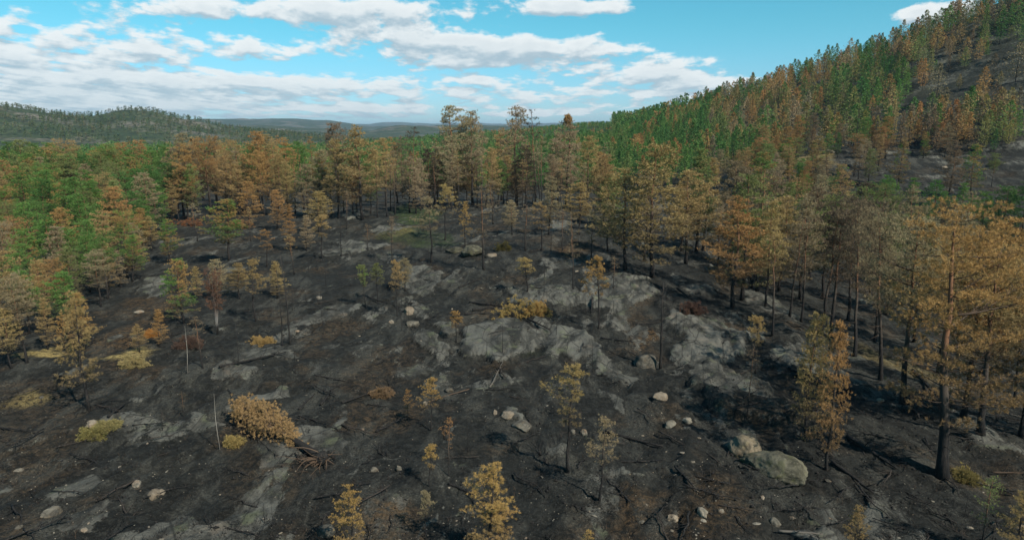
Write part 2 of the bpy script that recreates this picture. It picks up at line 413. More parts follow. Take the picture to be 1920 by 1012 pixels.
# ------------------------------------------------------------------ materials
def material(name):
    m = bpy.data.materials.new(name); m.use_nodes = True
    t = NT(m.node_tree); t.n.clear()
    out = t.new('ShaderNodeOutputMaterial')
    return m, t, out
def principled(t, out, col, rough=.9, normal=None, spec=.2):
    b = t.new('ShaderNodeBsdfPrincipled')
    t.put(b.inputs['Base Color'], col if isinstance(col, bpy.types.NodeSocket) else (*col, 1))
    t.put(b.inputs['Roughness'], rough)
    b.inputs['Specular IOR Level'].default_value = spec
    if normal is not None: t.put(b.inputs['Normal'], normal)
    t.l.new(b.outputs[0], out.inputs[0]); return b
def bump(t, h, dist, strength=1.0):
    b = t.new('ShaderNodeBump'); b.inputs['Distance'].default_value = dist; b.inputs['Strength'].default_value = strength
    t.l.new(h, b.inputs['Height']); return b.outputs[0]
def attr(t, name):
    a = t.new('ShaderNodeAttribute'); a.attribute_name = name; return a

def ground_material():
    m, t, out = material('burnt_ground')
    P = t.new('ShaderNodeNewGeometry').outputs['Position']
    flat = t.mapping(P, (1, .38, 1), (0, 0, R(24)))
    n1 = t.noise(P, .35, 6, .62)
    n2 = t.noise(flat, 1.6, 8, .65, .3)
    n3 = t.noise(P, 9.0, 6, .7)
    n4 = t.noise(P, 2.6, 8, .68, .4)
    char = t.mix(t.ramp(n1, .35, .68), (.0072, .0076, .0070), (.0155, .0160, .0146))
    char = t.mix(t.ramp(n4, .42, .70), char, (.029, .029, .0265))
    char = t.mix(t.math('MULTIPLY', t.ramp(n3, .56, .72), .6), char, (.080, .076, .066))
    ash = t.ramp(t.noise(flat, .45, 9, .74, .6), .47, .62)
    char = t.mix(t.math('MULTIPLY', ash, .6), char, t.mix(t.ramp(n3, .4, .62), (.036, .036, .032), (.095, .092, .080)))
    # brown scorched needles and litter
    lit_f = t.math('MULTIPLY', attr(t, 'litter').outputs['Fac'], t.ramp(n4, .38, .62), clamp=True)
    char = t.mix(t.math('MULTIPLY', lit_f, .75), char, t.mix(t.ramp(n3, .4, .65), (.060, .038, .018), (.15, .085, .038)))
    strf = t.math('MULTIPLY', attr(t, 'straw').outputs['Fac'], t.ramp(n4, .34, .55), clamp=True)
    char = t.mix(strf, char, t.mix(t.ramp(n3, .35, .65), (.16, .11, .04), (.36, .28, .12)))
    grf = t.math('MULTIPLY', attr(t, 'green').outputs['Fac'], t.ramp(n4, .36, .6), clamp=True)
    char = t.mix(grf, char, t.mix(t.ramp(n3, .35, .65), (.022, .04, .012), (.055, .085, .022)))
    # bedrock
    rk = attr(t, 'rock').outputs['Fac']
    edge = t.math('ADD', t.math('MULTIPLY', n2, .62), t.math('MULTIPLY', n3, .38))
    rm = t.ramp(t.math('ADD', t.math('MULTIPLY', rk, .48), t.math('MULTIPLY', t.math('SUBTRACT', edge, .52), 1.15)), .20, .325)
    soot = t.ramp(t.noise(flat, .50, 9, .66, .9), .38, .60)
    rockc = t.mix(soot, (.030, .030, .0275), (.118, .115, .103))
    rockc = t.mix(t.math('MULTIPLY', t.ramp(n3, .55, .75), .45), rockc, (.185, .176, .152))
    rockc = t.mix(t.math('MULTIPLY', t.ramp(t.noise(P, .7, 4), .55, .7), .45), rockc, (.13, .145, .085))
    rockc = t.mix(t.math('MULTIPLY', t.ramp(t.noise(P, .5, 5, .6), .58, .72), .5), rockc, (.17, .138, .110))
    crack = t.new('ShaderNodeTexVoronoi', feature='DISTANCE_TO_EDGE'); t.l.new(t.mapping(P, (1, .45, 1), (0, 0, R(24))), crack.inputs[0]); crack.inputs['Scale'].default_value = .55
    rockc = t.mix(t.math('MULTIPLY', t.ramp(crack.outputs['Distance'], .035, .0), .8), rockc, (.03, .029, .027))
    col = t.mix(t.math('MULTIPLY', rm, t.ramp(rk, 0, .9, .4, 1.0)), char, rockc)
    # far woods: green and brown crowns packed together
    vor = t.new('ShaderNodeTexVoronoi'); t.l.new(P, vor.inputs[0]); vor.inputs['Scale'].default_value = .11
    fc = t.mix(t.ramp(t.noise(P, .012, 5, .6), .4, .62), (.042, .060, .028), (.062, .076, .034))
    fc = t.mix(t.math('MULTIPLY', t.ramp(t.noise(P, .006, 6, .68), .50, .62), .75), fc, (.19, .160, .135))
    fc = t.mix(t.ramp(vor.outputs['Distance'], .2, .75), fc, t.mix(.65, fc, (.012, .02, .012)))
    ff = attr(t, 'woods').outputs['Fac']
    col = t.mix(1.0, col, (1.0, 1.0, .93), 'MULTIPLY')
    col = t.mix(ff, col, fc)
    hgt = t.math('ADD', t.math('MULTIPLY', n3, .45), t.math('ADD', t.math('MULTIPLY', n4, .8), t.math('MULTIPLY', n2, .6)))
    nrm = bump(t, hgt, .26, 1.0)
    principled(t, out, col, .92, nrm, .15)
    return m
def rock_material(name, a, b, moss=(.12, .13, .07), mossf=.5):
    m, t, out = material(name)
    oi = t.new('ShaderNodeObjectInfo')
    P = t.new('ShaderNodeNewGeometry').outputs['Position']
    n1 = t.noise(P, 1.3, 6, .65, .3); n2 = t.noise(P, 8, 6, .7)
    col = t.mix(t.ramp(n1, .38, .62), a, b)
    col = t.mix(t.math('MULTIPLY', t.ramp(n2, .5, .7), .5), col, tuple(min(1, c * 1.5) for c in b))
    col = t.mix(t.math('MULTIPLY', t.ramp(t.noise(P, 2.2, 4), .5, .66), mossf), col, moss)
    col = t.mix(t.math('MULTIPLY', t.math('GREATER_THAN', oi.outputs['Random'], .72), .35), col, (.17, .13, .095))
    br = t.math('ADD', t.math('MULTIPLY', oi.outputs['Random'], .5), .75)
    mc = t.new('ShaderNodeMix', data_type='RGBA', blend_type='MULTIPLY'); mc.inputs[0].default_value = 1
    t.l.new(col, mc.inputs[6])
    cb = t.new('ShaderNodeCombineXYZ')
    for i in range(3): t.l.new(br, cb.inputs[i])
    t.l.new(cb.outputs[0], mc.inputs[7])
    mcw = t.mix(1.0, mc.outputs[2], (1.06, 1.0, .88), 'MULTIPLY')
    principled(t, out, mcw, .93, bump(t, t.math('ADD', t.math('MULTIPLY', n2, .5), n1), .12, .8), .15)
    return m
GREEN = (.110, .200, .050)
def leaf_material():
    m, t, out = material('needles')
    oi = t.new('ShaderNodeObjectInfo'); geo = t.new('ShaderNodeNewGeometry')
    P = geo.outputs['Position']
    tcx = t.new('ShaderNodeTexCoord').outputs['Object']
    alt = attr(t, 'tone').outputs['Fac']          # 0..1 stored per tuft group
    # share of the crown that stayed green comes with the object colour's alpha
    n = t.noise(P, .55, 3, .5)
    sel0 = t.ramp(t.math('SUBTRACT', t.math('ADD', oi.outputs['Alpha'], t.math('MULTIPLY', t.math('SUBTRACT', n, .5), 1.3)), .5), -.05, .05)
    sel = t.math('MULTIPLY', sel0, t.math('LESS_THAN', oi.outputs['Alpha'], .95))
    base = t.mix(sel, oi.outputs['Color'], GREEN)
    # needles low in a crown were roasted by the fire: grey brown; the top kept its rust or green
    low = t.ramp(t.math('ADD', alt, t.math('MULTIPLY', t.math('SUBTRACT', n, .5), .7)), .02, .62)
    lowc = t.mix(.66, base, (.100, .082, .060))
    base = t.mix(low, lowc, base)
    # scorched tips go paler, some sprays darker brown
    n2 = t.noise(P, 1.7, 3, .6)
    base = t.mix(t.math('MULTIPLY', t.ramp(n2, .5, .72), .30), base, t.mix(.5, base, (.34, .20, .06)))
    base = t.mix(t.math('MULTIPLY', t.ramp(n2, .48, .28), .45), base, t.mix(.6, base, (.06, .042, .026)))
    v = t.math('ADD', .70, t.math('MULTIPLY', geo.outputs['Random Per Island'], .6))
    cb = t.new('ShaderNodeCombineXYZ')
    for i in range(3): t.l.new(v, cb.inputs[i])
    col = t.mix(1.0, base, cb.outputs[0], 'MULTIPLY')
    d = t.new('ShaderNodeBsdfDiffuse'); t.l.new(col, d.inputs[0])
    tr = t.new('ShaderNodeBsdfTranslucent'); t.l.new(col, tr.inputs[0])
    mxs = t.new('ShaderNodeMixShader'); mxs.inputs[0].default_value = .16
    t.l.new(d.outputs[0], mxs.inputs[1]); t.l.new(tr.outputs[0], mxs.inputs[2]); t.l.new(mxs.outputs[0], out.inputs[0])
    return m
def woods_material():
    m, t, out = material('distant_needles')
    a = attr(t, 'crown_colour').outputs['Color']
    geo = t.new('ShaderNodeNewGeometry')
    v = t.math('ADD', .72, t.math('MULTIPLY', geo.outputs['Random Per Island'], .56))
    cb = t.new('ShaderNodeCombineXYZ')
    for i in range(3): t.l.new(v, cb.inputs[i])
    col = t.mix(1.0, a, cb.outputs[0], 'MULTIPLY')
    d = t.new('ShaderNodeBsdfDiffuse'); t.l.new(col, d.inputs[0])
    tr = t.new('ShaderNodeBsdfTranslucent'); t.l.new(col, tr.inputs[0])
    mxs = t.new('ShaderNodeMixShader'); mxs.inputs[0].default_value = .22
    t.l.new(d.outputs[0], mxs.inputs[1]); t.l.new(tr.outputs[0], mxs.inputs[2]); t.l.new(mxs.outputs[0], out.inputs[0])
    return m
def bark_material(name, low, high, top, zc):
    m, t, out = material(name)
    O = t.new('ShaderNodeTexCoord').outputs['Object']
    s = t.new('ShaderNodeSeparateXYZ'); t.l.new(O, s.inputs[0])
    nz = t.noise(O, 2.0, 5, .6)
    z = t.math('ADD', s.outputs[2], t.math('MULTIPLY', t.math('SUBTRACT', nz, .5), zc * .9))
    col = t.mix(t.ramp(z, zc * .45, zc), low, high)
    col = t.mix(t.ramp(z, zc * 1.0, zc * 1.6), col, top)
    st_ = t.noise(t.mapping(O, (12, 12, 2.0)), 1.5, 5, .7)
    col = t.mix(t.math('MULTIPLY', t.ramp(st_, .45, .7), .5), col, t.mix(.5, col, (.14, .11, .085)))
    principled(t, out, col, .9, bump(t, st_, .04, .8), .15)
    return m
M_ground = ground_material()
M_rock = rock_material('granite', (.040, .039, .036), (.125, .120, .106), (.11, .09, .065))
M_green_rock = rock_material('lichen_granite', (.036, .036, .028), (.100, .098, .078), (.075, .080, .042), .5)
M_chip = rock_material('pale_rock_chips', (.10, .096, .085), (.25, .235, .205), (.2, .15, .11), .4)
M_stone = rock_material('pale_stone', (.060, .058, .052), (.165, .155, .135), (.17, .12, .085), .6)
M_leaf = leaf_material()
M_woods = woods_material()
M_bark = bark_material('pine_bark', (.016, .0155, .015), (.055, .045, .036), (.17, .085, .045), 5.0)
M_twig = bark_material('charred_twigs', (.030, .025, .021), (.050, .038, .029), (.075, .052, .036), 3.0)
M_char = bark_material('charred_wood', (.013, .013, .0125), (.022, .021, .020), (.045, .04, .036), 4.0)
M_pale = bark_material('dead_pale_wood', (.10, .09, .075), (.20, .18, .15), (.26, .24, .20), 2.0)
M_birch = bark_material('birch_bark', (.03, .028, .025), (.20, .185, .165), (.12, .095, .08), 1.4)
M_root = bark_material('bare_roots', (.075, .050, .033), (.10, .068, .044), (.065, .046, .032), 1.0)

# ------------------------------------------------------------------ mesh helpers
def mesh_np(name, verts, faces, mat, fattr=None, smooth=False, vattr=None):
    """faces: (n,3) or (n,4) array"""
    me = bpy.data.meshes.new(name)
    verts = np.asarray(verts, np.float32); faces = np.asarray(faces, np.int32)
    k = faces.shape[1]
    me.vertices.add(len(verts)); me.vertices.foreach_set('co', verts.ravel())
    me.loops.add(faces.size); me.loops.foreach_set('vertex_index', faces.ravel())
    me.polygons.add(len(faces))
    me.polygons.foreach_set('loop_start', np.arange(0, faces.size, k, dtype=np.int32))
    me.polygons.foreach_set('loop_total', np.full(len(faces), k, np.int32))
    if smooth: me.polygons.foreach_set('use_smooth', np.ones(len(faces), bool))
    me.update(calc_edges=True)
    if vattr:
        for kk, vv in vattr.items():
            if vv.ndim == 1:
                a = me.attributes.new(kk, 'FLOAT', 'POINT'); a.data.foreach_set('value', vv.astype(np.float32))
            else:
                a = me.attributes.new(kk, 'FLOAT_COLOR', 'POINT'); a.data.foreach_set('color', vv.astype(np.float32).ravel())
    me.materials.append(mat)
    return me
def link(name, data, loc=(0, 0, 0), rot=(0, 0, 0), scale=(1, 1, 1), parent=None, **props):
    o = bpy.data.objects.new(name, data)
    o.location = loc; o.rotation_euler = rot; o.scale = scale
    if parent: o.parent = parent
    C.collection.objects.link(o)
    for k_, v_ in props.items(): o[k_] = v_
    return o

# the ground itself
ny, nx = GX.shape
idx = np.arange(nx * ny).reshape(ny, nx)
fq = np.stack([idx[:-1, :-1], idx[:-1, 1:], idx[1:, 1:], idx[1:, :-1]], -1).reshape(-1, 4)
gm = mesh_np('ground', np.stack([GX, GY, HH], -1).reshape(-1, 3), fq, M_ground, smooth=True,
             vattr={'rock': ROCK.ravel(), 'litter': LIT.ravel(), 'green': GRN.ravel(), 'straw': STR.ravel(), 'woods': FOR.ravel()})
link('ground', gm, kind='structure', label='charred black forest soil with bare grey bedrock and brown needle litter')

# ------------------------------------------------------------------ tubes
class Tubes:
    def __init__(s): s.v = []; s.f = []; s.n = 0
    def add(s, pts, rad, sides=5):
        pts = np.asarray(pts, float); rad = np.asarray(rad, float)
        tan = np.gradient(pts, axis=0); tan /= np.linalg.norm(tan, axis=1)[:, None] + 1e-9
        ref = np.array([0, 0, 1.0]) if abs(tan[0, 2]) < .8 else np.array([1.0, 0, 0])
        a = np.cross(tan, ref); a /= np.linalg.norm(a, axis=1)[:, None] + 1e-9
        b = np.cross(tan, a)
        an = np.arange(sides) * 2 * math.pi / sides
        ring = pts[:, None] + rad[:, None, None] * (np.cos(an)[None, :, None] * a[:, None] + np.sin(an)[None, :, None] * b[:, None])
        m = len(pts)
        s.v.append(ring.reshape(-1, 3))
        i = np.arange(m - 1)[:, None] * sides + np.arange(sides)[None, :]
        j = np.arange(m - 1)[:, None] * sides + (np.arange(sides)[None, :] + 1) % sides
        q = np.stack([i, j, j + sides, i + sides], -1).reshape(-1, 4) + s.n
        s.f.append(q); s.n += m * sides
        # cap the tip and the butt
        for e, off in ((0, 0), (m - 1, (m - 1) * sides)):
            c = s.n; s.v.append(pts[e:e + 1]); s.n += 1
            r_ = np.arange(sides) + off + (c - m * sides if e == 0 else c - m * sides - 1)
            nx_ = np.roll(r_, -1)
            t_ = np.stack([r_, nx_, np.full(sides, c), np.full(sides, c)], -1)
            s.f.append(t_ if e else t_[:, [1, 0, 2, 3]])
    def mesh(s, name, mat, smooth=True):
        v = np.concatenate(s.v); f = np.concatenate(s.f)
        me = bpy.data.meshes.new(name)
        tri = f[:, 2] == f[:, 3]
        fl = [tuple(r[:3]) if t_ else tuple(r) for r, t_ in zip(f.tolist(), tri)]
        me.from_pydata(v.tolist(), [], fl)
        if smooth: me.polygons.foreach_set('use_smooth', np.ones(len(me.polygons), bool))
        me.materials.append(mat); return me
def merge_tubes(name, parts):
    v = []; fl = []; mi = []; n = 0
    for k_, (tb, mat) in enumerate(parts):
        vv = np.concatenate(tb.v); f = np.concatenate(tb.f) + n
        tri = f[:, 2] == f[:, 3]
        fl += [tuple(r[:3]) if t_ else tuple(r) for r, t_ in zip(f.tolist(), tri)]
        mi += [k_] * len(f); v.append(vv); n += len(vv)
    me = bpy.data.meshes.new(name); me.from_pydata(np.concatenate(v).tolist(), [], fl)
    me.polygons.foreach_set('use_smooth', np.ones(len(fl), bool))
    for _, mat in parts: me.materials.append(mat)
    me.polygons.foreach_set('material_index', np.array(mi, np.int32))
    return me
def sprays(P, D, L, W, K, spread, g):
    """K slender needle sprays from every point P along D: diamonds"""
    n = len(P)
    P = np.repeat(P, K, 0); D = np.repeat(D, K, 0); L = np.repeat(L, K)
    d = D + g.normal(0, spread, (n * K, 3)); d /= np.linalg.norm(d, axis=1)[:, None] + 1e-9
    s = np.cross(d, g.normal(0, 1, (n * K, 3))); s /= np.linalg.norm(s, axis=1)[:, None] + 1e-9
    ln = L * g.uniform(.65, 1.25, n * K); wd = W * g.uniform(.7, 1.3, n * K)
    P = P + g.normal(0, .12, (n * K, 3)) * L[:, None]
    v = np.stack([P, P + d * (ln * .55)[:, None] + s * (wd / 2)[:, None], P + d * ln[:, None], P + d * (ln * .45)[:, None] - s * (wd / 2)[:, None]], 1)
    return v.reshape(-1, 3)

# ------------------------------------------------------------------ tree builder
def profile_fn(kind):
    if kind == 'cone':   return lambda t: (1 - t) ** .75 * (.55 + .45 * min(1, t * 5)) + .05
    if kind == 'full':   return lambda t: max(.08, (math.sin(min(1, (t * .74 + .22)) * math.pi) ** .7) * (1.05 - .35 * t))
    if kind == 'dome':   return lambda t: max(.12, math.sqrt(max(0, 1 - (t * .95) ** 2.4)) * (.72 + .5 * min(1, t * 2.0)) * .85)
    if kind == 'spruce': return lambda t: (1 - t) ** .9 + .03
    return lambda t: .6
def make_tree(seed, Ht, base, rad, prof_kind, nb, tuft_len, tuft_w, K, trunk_r, dens=1.0, up=.35, droop=0, dead=.1, lean=.03, gap=.25, ragged=.35, sub=1.0, blob=.24, nblob=4, flat=.30, whorl=.068):
    g = np.random.default_rng(seed)
    fn = profile_fn(prof_kind)
    # trunk
    n = 12
    t = np.linspace(0, 1, n)
    la = g.uniform(0, 6.28)
    wob = np.cumsum(g.normal(0, .010, (n, 2)), 0) * Ht * .55; wob -= wob[0]
    tx = np.cos(la) * lean * Ht * t ** 1.4 + wob[:, 0]; ty = np.sin(la) * lean * Ht * t ** 1.4 + wob[:, 1]
    tp = np.stack([tx, ty, t * Ht], 1); tp[0, 2] = -.5 * min(1, Ht / 8)
    tr_ = trunk_r * (1 - t) ** .8 + .012 * min(1, Ht / 8); tr_[0] *= 1.45; tr_[1] *= 1.02
    T = Tubes(); T.add(tp, tr_, 8)
    def tpos(h):
        return np.array([np.interp(h, t, tp[:, 0]), np.interp(h, t, tp[:, 1]), h * Ht])
    B = Tubes(); P = []; D = []; L = []
    ph = g.uniform(0, 6.28)
    lay = g.uniform(0, 1, 40)
    for i in range(nb):
        u = (i + .5) / nb
        h = base + (1 - base) * (u ** .92) * .985
        # branches come in whorls so that the crown shows layers and gaps
        wh = max(4, int((1 - base) / whorl))
        h = base + (1 - base) * ((round(u * wh) + g.normal(0, .13)) / wh) * .97
        h = min(.985, max(base * .9, h))
        tt = (h - base) / (1 - base)
        ph += 2.4 + g.normal(0, .5)
        side = .75 + .35 * math.sin(ph + la) * g.uniform(.3, 1)
        ln = rad * fn(max(0, tt)) * g.uniform(1 - ragged, 1 + ragged * .5) * side
        if g.random() < gap * (1 - tt): ln *= .45
        ln = max(ln, rad * .09)
        e0 = up * (.2 + 1.5 * tt) - droop * (1 - tt) + g.normal(0, .12)
        p0 = tpos(h)
        m = 5; pts = [p0]; dirv = np.array([math.cos(ph) * math.cos(e0), math.sin(ph) * math.cos(e0), math.sin(e0)])
        for q in range(m):
            dirv = dirv + np.array([g.normal(0, .13), g.normal(0, .13), (.10 if not droop else .10) + g.normal(0, .07)])
            dirv /= np.linalg.norm(dirv); pts.append(pts[-1] + dirv * ln / m)
        pts = np.array(pts)
        br = max(.010, trunk_r * .20 * (ln / max(rad, .1)) ** .8)
        B.add(pts, np.linspace(br, .006, m + 1), 4)
        bare = g.random() < dead * (1.6 - 1.2 * tt)
        # side twigs
        nt = max(2, int(ln / .42 * sub)) if not bare else int(ln / .6)
        for q in range(nt):
            s = .22 + .78 * (q + g.random()) / nt
            pi = pts[0] * 0 + np.array([np.interp(s * m, np.arange(m + 1), pts[:, c]) for c in range(3)])
            dd = pts[min(m, int(s * m) + 1)] - pts[int(min(m - 1, s * m))]; dd /= np.linalg.norm(dd) + 1e-9
            sd_ = np.cross(dd, [0, 0, 1]) * (1 if q % 2 else -1)
            sd_ /= np.linalg.norm(sd_) + 1e-9
            td = dd * g.uniform(.45, .9) + sd_ * g.uniform(.4, 1.0) + np.array([0, 0, g.uniform(-.05, .40)])
            td /= np.linalg.norm(td)
            tl = ln * g.uniform(.16, .34) * (1.25 - s * .6) + .12
            e = pi + td * tl
            B.add(np.array([pi, (pi + e) / 2 + [0, 0, tl * .05], e + [0, 0, tl * .12]]), np.array([br * .35, br * .2, .004]), 3)
            if bare: continue
            if g.random() > dens: continue
            bs = blob * g.uniform(.8, 1.25)
            for k2 in range(nblob):
                of = g.normal(0, 1, 3) * [bs, bs, bs * flat]
                f = g.uniform(.55, 1.1)
                P.append(pi + (e - pi) * f + of); D.append(of / (np.linalg.norm(of) + .01) * .6 + td * .4 + np.array([0, 0, .5])); L.append(tuft_len * g.uniform(.75, 1.2))
        if not bare:
            for k2 in range(nblob):
                of = g.normal(0, 1, 3) * [blob, blob, blob * flat]
                P.append(pts[-1] + of); D.append(of / (np.linalg.norm(of) + .01) * .6 + dirv * .4 + [0, 0, .4]); L.append(tuft_len)
    for i in range(int(8 + nb * .28) if base > .3 else 8):
        h = base * g.uniform(.28, 1.15); p0 = tpos(h); a_ = g.uniform(0, 6.28)
        d = np.array([math.cos(a_), math.sin(a_), g.uniform(-.25, .25)]); ln = rad * g.uniform(.15, .55)
        m1 = p0 + d * ln * .5 + g.normal(0, .04, 3) * Ht / 12
        B.add(np.array([p0, m1, m1 + d * ln * .5 + [0, 0, g.uniform(-.1, .15) * ln]]), [trunk_r * .10 + .004, trunk_r * .06 + .003, .003], 3)
        for q in range(2):
            d2 = d + g.normal(0, .5, 3); B.add(np.array([m1, m1 + d2 * ln * .35]), [.006, .003], 3)
    if K and P:
        for q in range(5):
            P.append(tpos(1 - q * .012)); D.append(np.array([g.normal(0, .3), g.normal(0, .3), 1.0])); L.append(tuft_len)
        v = sprays(np.array(P), np.array(D), np.array(L), tuft_w, K, .62, g)
        q = np.arange(len(v)).reshape(-1, 4)
        zt_ = np.clip((v[:, 2] / Ht - base) / (1 - base), 0, 1)
        crown = mesh_np('crown', v, q, M_leaf, vattr={'tone': zt_})
    else: crown = None
    return dict(H=Ht, trunk=merge_tubes('trunk', [(T, M_bark), (B, M_twig)]), crown=crown, n=len(P))

PROTO = {
    'young': [make_tree(100 + i, 5.6, .18, 1.6, 'full', 34, .13, .011, 27, .075, up=.5, dead=.05, sub=1.7, blob=.11, nblob=4) for i in range(3)],
    'thin': [make_tree(120 + i, 5.8, .46, 1.40, 'full', 32, .13, .011, 27, .070, up=.4, dead=.25, dens=.85, gap=.4, sub=1.6, blob=.11, nblob=4) for i in range(3)],
    'pad': [make_tree(140 + i, 4.0, .50, 1.15, 'full', 26, .12, .011, 28, .05, up=.45, dead=.1, sub=1.8, blob=.10, nblob=4) for i in range(2)],
    'full': [make_tree(160 + i, 12, .14 + .05 * i, 3.3, 'full', 82, .22, .034, 13, .16, up=.16, dead=.08, sub=1.05, blob=.22, nblob=5) for i in range(4)],
    'cone': [make_tree(180 + i, 10, .12, 2.6, 'cone', 72, .20, .030, 12, .13, up=.28, dead=.05, sub=1.05, blob=.19, nblob=5) for i in range(3)],
    'umbrella': [make_tree(200 + i, 14, .36 + .05 * i, 4.6, 'dome', 72, .22, .024, 16, .22, up=.08, dead=.14, gap=.3, sub=1.05, blob=.24, nblob=5, ragged=.45) for i in range(3)],
    'giant': [make_tree(210, 14, .24, 5.2, 'dome', 72, .19, .016, 27, .27, up=.04, dead=.14, gap=.3, sub=1.25, blob=.24, nblob=5, ragged=.5)],
    'sparse': [make_tree(220 + i, 12, .40, 2.5, 'full', 48, .21, .030, 10, .12, up=.2, dead=.34, dens=.65, gap=.45, sub=.95, blob=.20, nblob=4) for i in range(3)],
    'snag': [make_tree(240 + i, 7, .30, .8, 'cone', 22, .3, .06, 0, .07, dead=3, up=.3, sub=.8) for i in range(3)],
    'twiggy': [make_tree(250, 7, .30, 1.1, 'dome', 60, .3, .06, 0, .085, dead=3, up=.5, sub=3.2)],
    'spruce': [make_tree(260 + i, 14, .06, 2.3, 'spruce', 90, .22, .05, 8, .15, up=.12, droop=.25, dead=.02, sub=1.0, ragged=.25, blob=.16) for i in range(2)],
}
for kx, l in PROTO.items(): print(kx, [0 if p['crown'] is None else len(p['crown'].polygons) for p in l])

# colours of crowns (real colour of the needles); alpha = how much of the crown is still green
for kx in ('snag', 'twiggy'):
    for p_ in PROTO[kx]:
        for q_ in range(2): p_['trunk'].materials[q_] = M_char
COL = {
    'orange': (.345, .205, .080, 0), 'rust': (.310, .178, .076, 0), 'ochre': (.325, .232, .100, 0), 'gold': (.350, .225, .082, 0), 'tan': (.280, .222, .128, 0),
    'brown': (.190, .145, .090, 0), 'dark': (.090, .072, .052, 0), 'green': (.100, .190, .050, 1), 'deep': (.066, .148, .042, 1), 'olive': (.165, .190, .070, .35),
    'half': (.330, .215, .080, .52), 'third': (.290, .205, .092, .38)}
def tree(kind, var, x, y, h, col, label, group=None, rz=None, wide=1.0, name=None, lean=(0, 0), cat='tree', trunk_mat=None):
    p = PROTO[kind][var % len(PROTO[kind])]
    s = h / p['H']
    cq = col if isinstance(col, str) else 'tan'
    nm = name or ('burnt_snag' if kind in ('snag', 'twiggy') else ('green_pine' if cq in ('green', 'deep', 'olive', 'half', 'third') else 'scorched_pine'))
    root = link(nm, None, (x, y, float(height(x, y)) - .05), (lean[0], lean[1], random.uniform(0, 6.28) if rz is None else rz), (s * wide, s * wide, s))
    root['label'] = label; root['category'] = cat
    if group: root['group'] = group
    link('trunk', p['trunk'], parent=root)
    if p['crown'] and col:
        c = link('crown', p['crown'], parent=root)
        b = COL[col] if isinstance(col, str) else col
        j = [1 + random.uniform(-.14, .14) for _ in range(2)]
        j[1] = 1 + (j[1] - 1) * .35
        c.color = (b[0] * j[0], b[1] * j[0] * j[1], b[2] * j[0], b[3])
    return root
def top_height(x, y, base_z, top_py):
    zz = (506.0 - top_py) / F
    yy = math.cos(PITCH) + zz * math.sin(PITCH); z = zz * math.cos(PITCH) - math.sin(PITCH)
    return CAMZ + z / yy * y - base_z
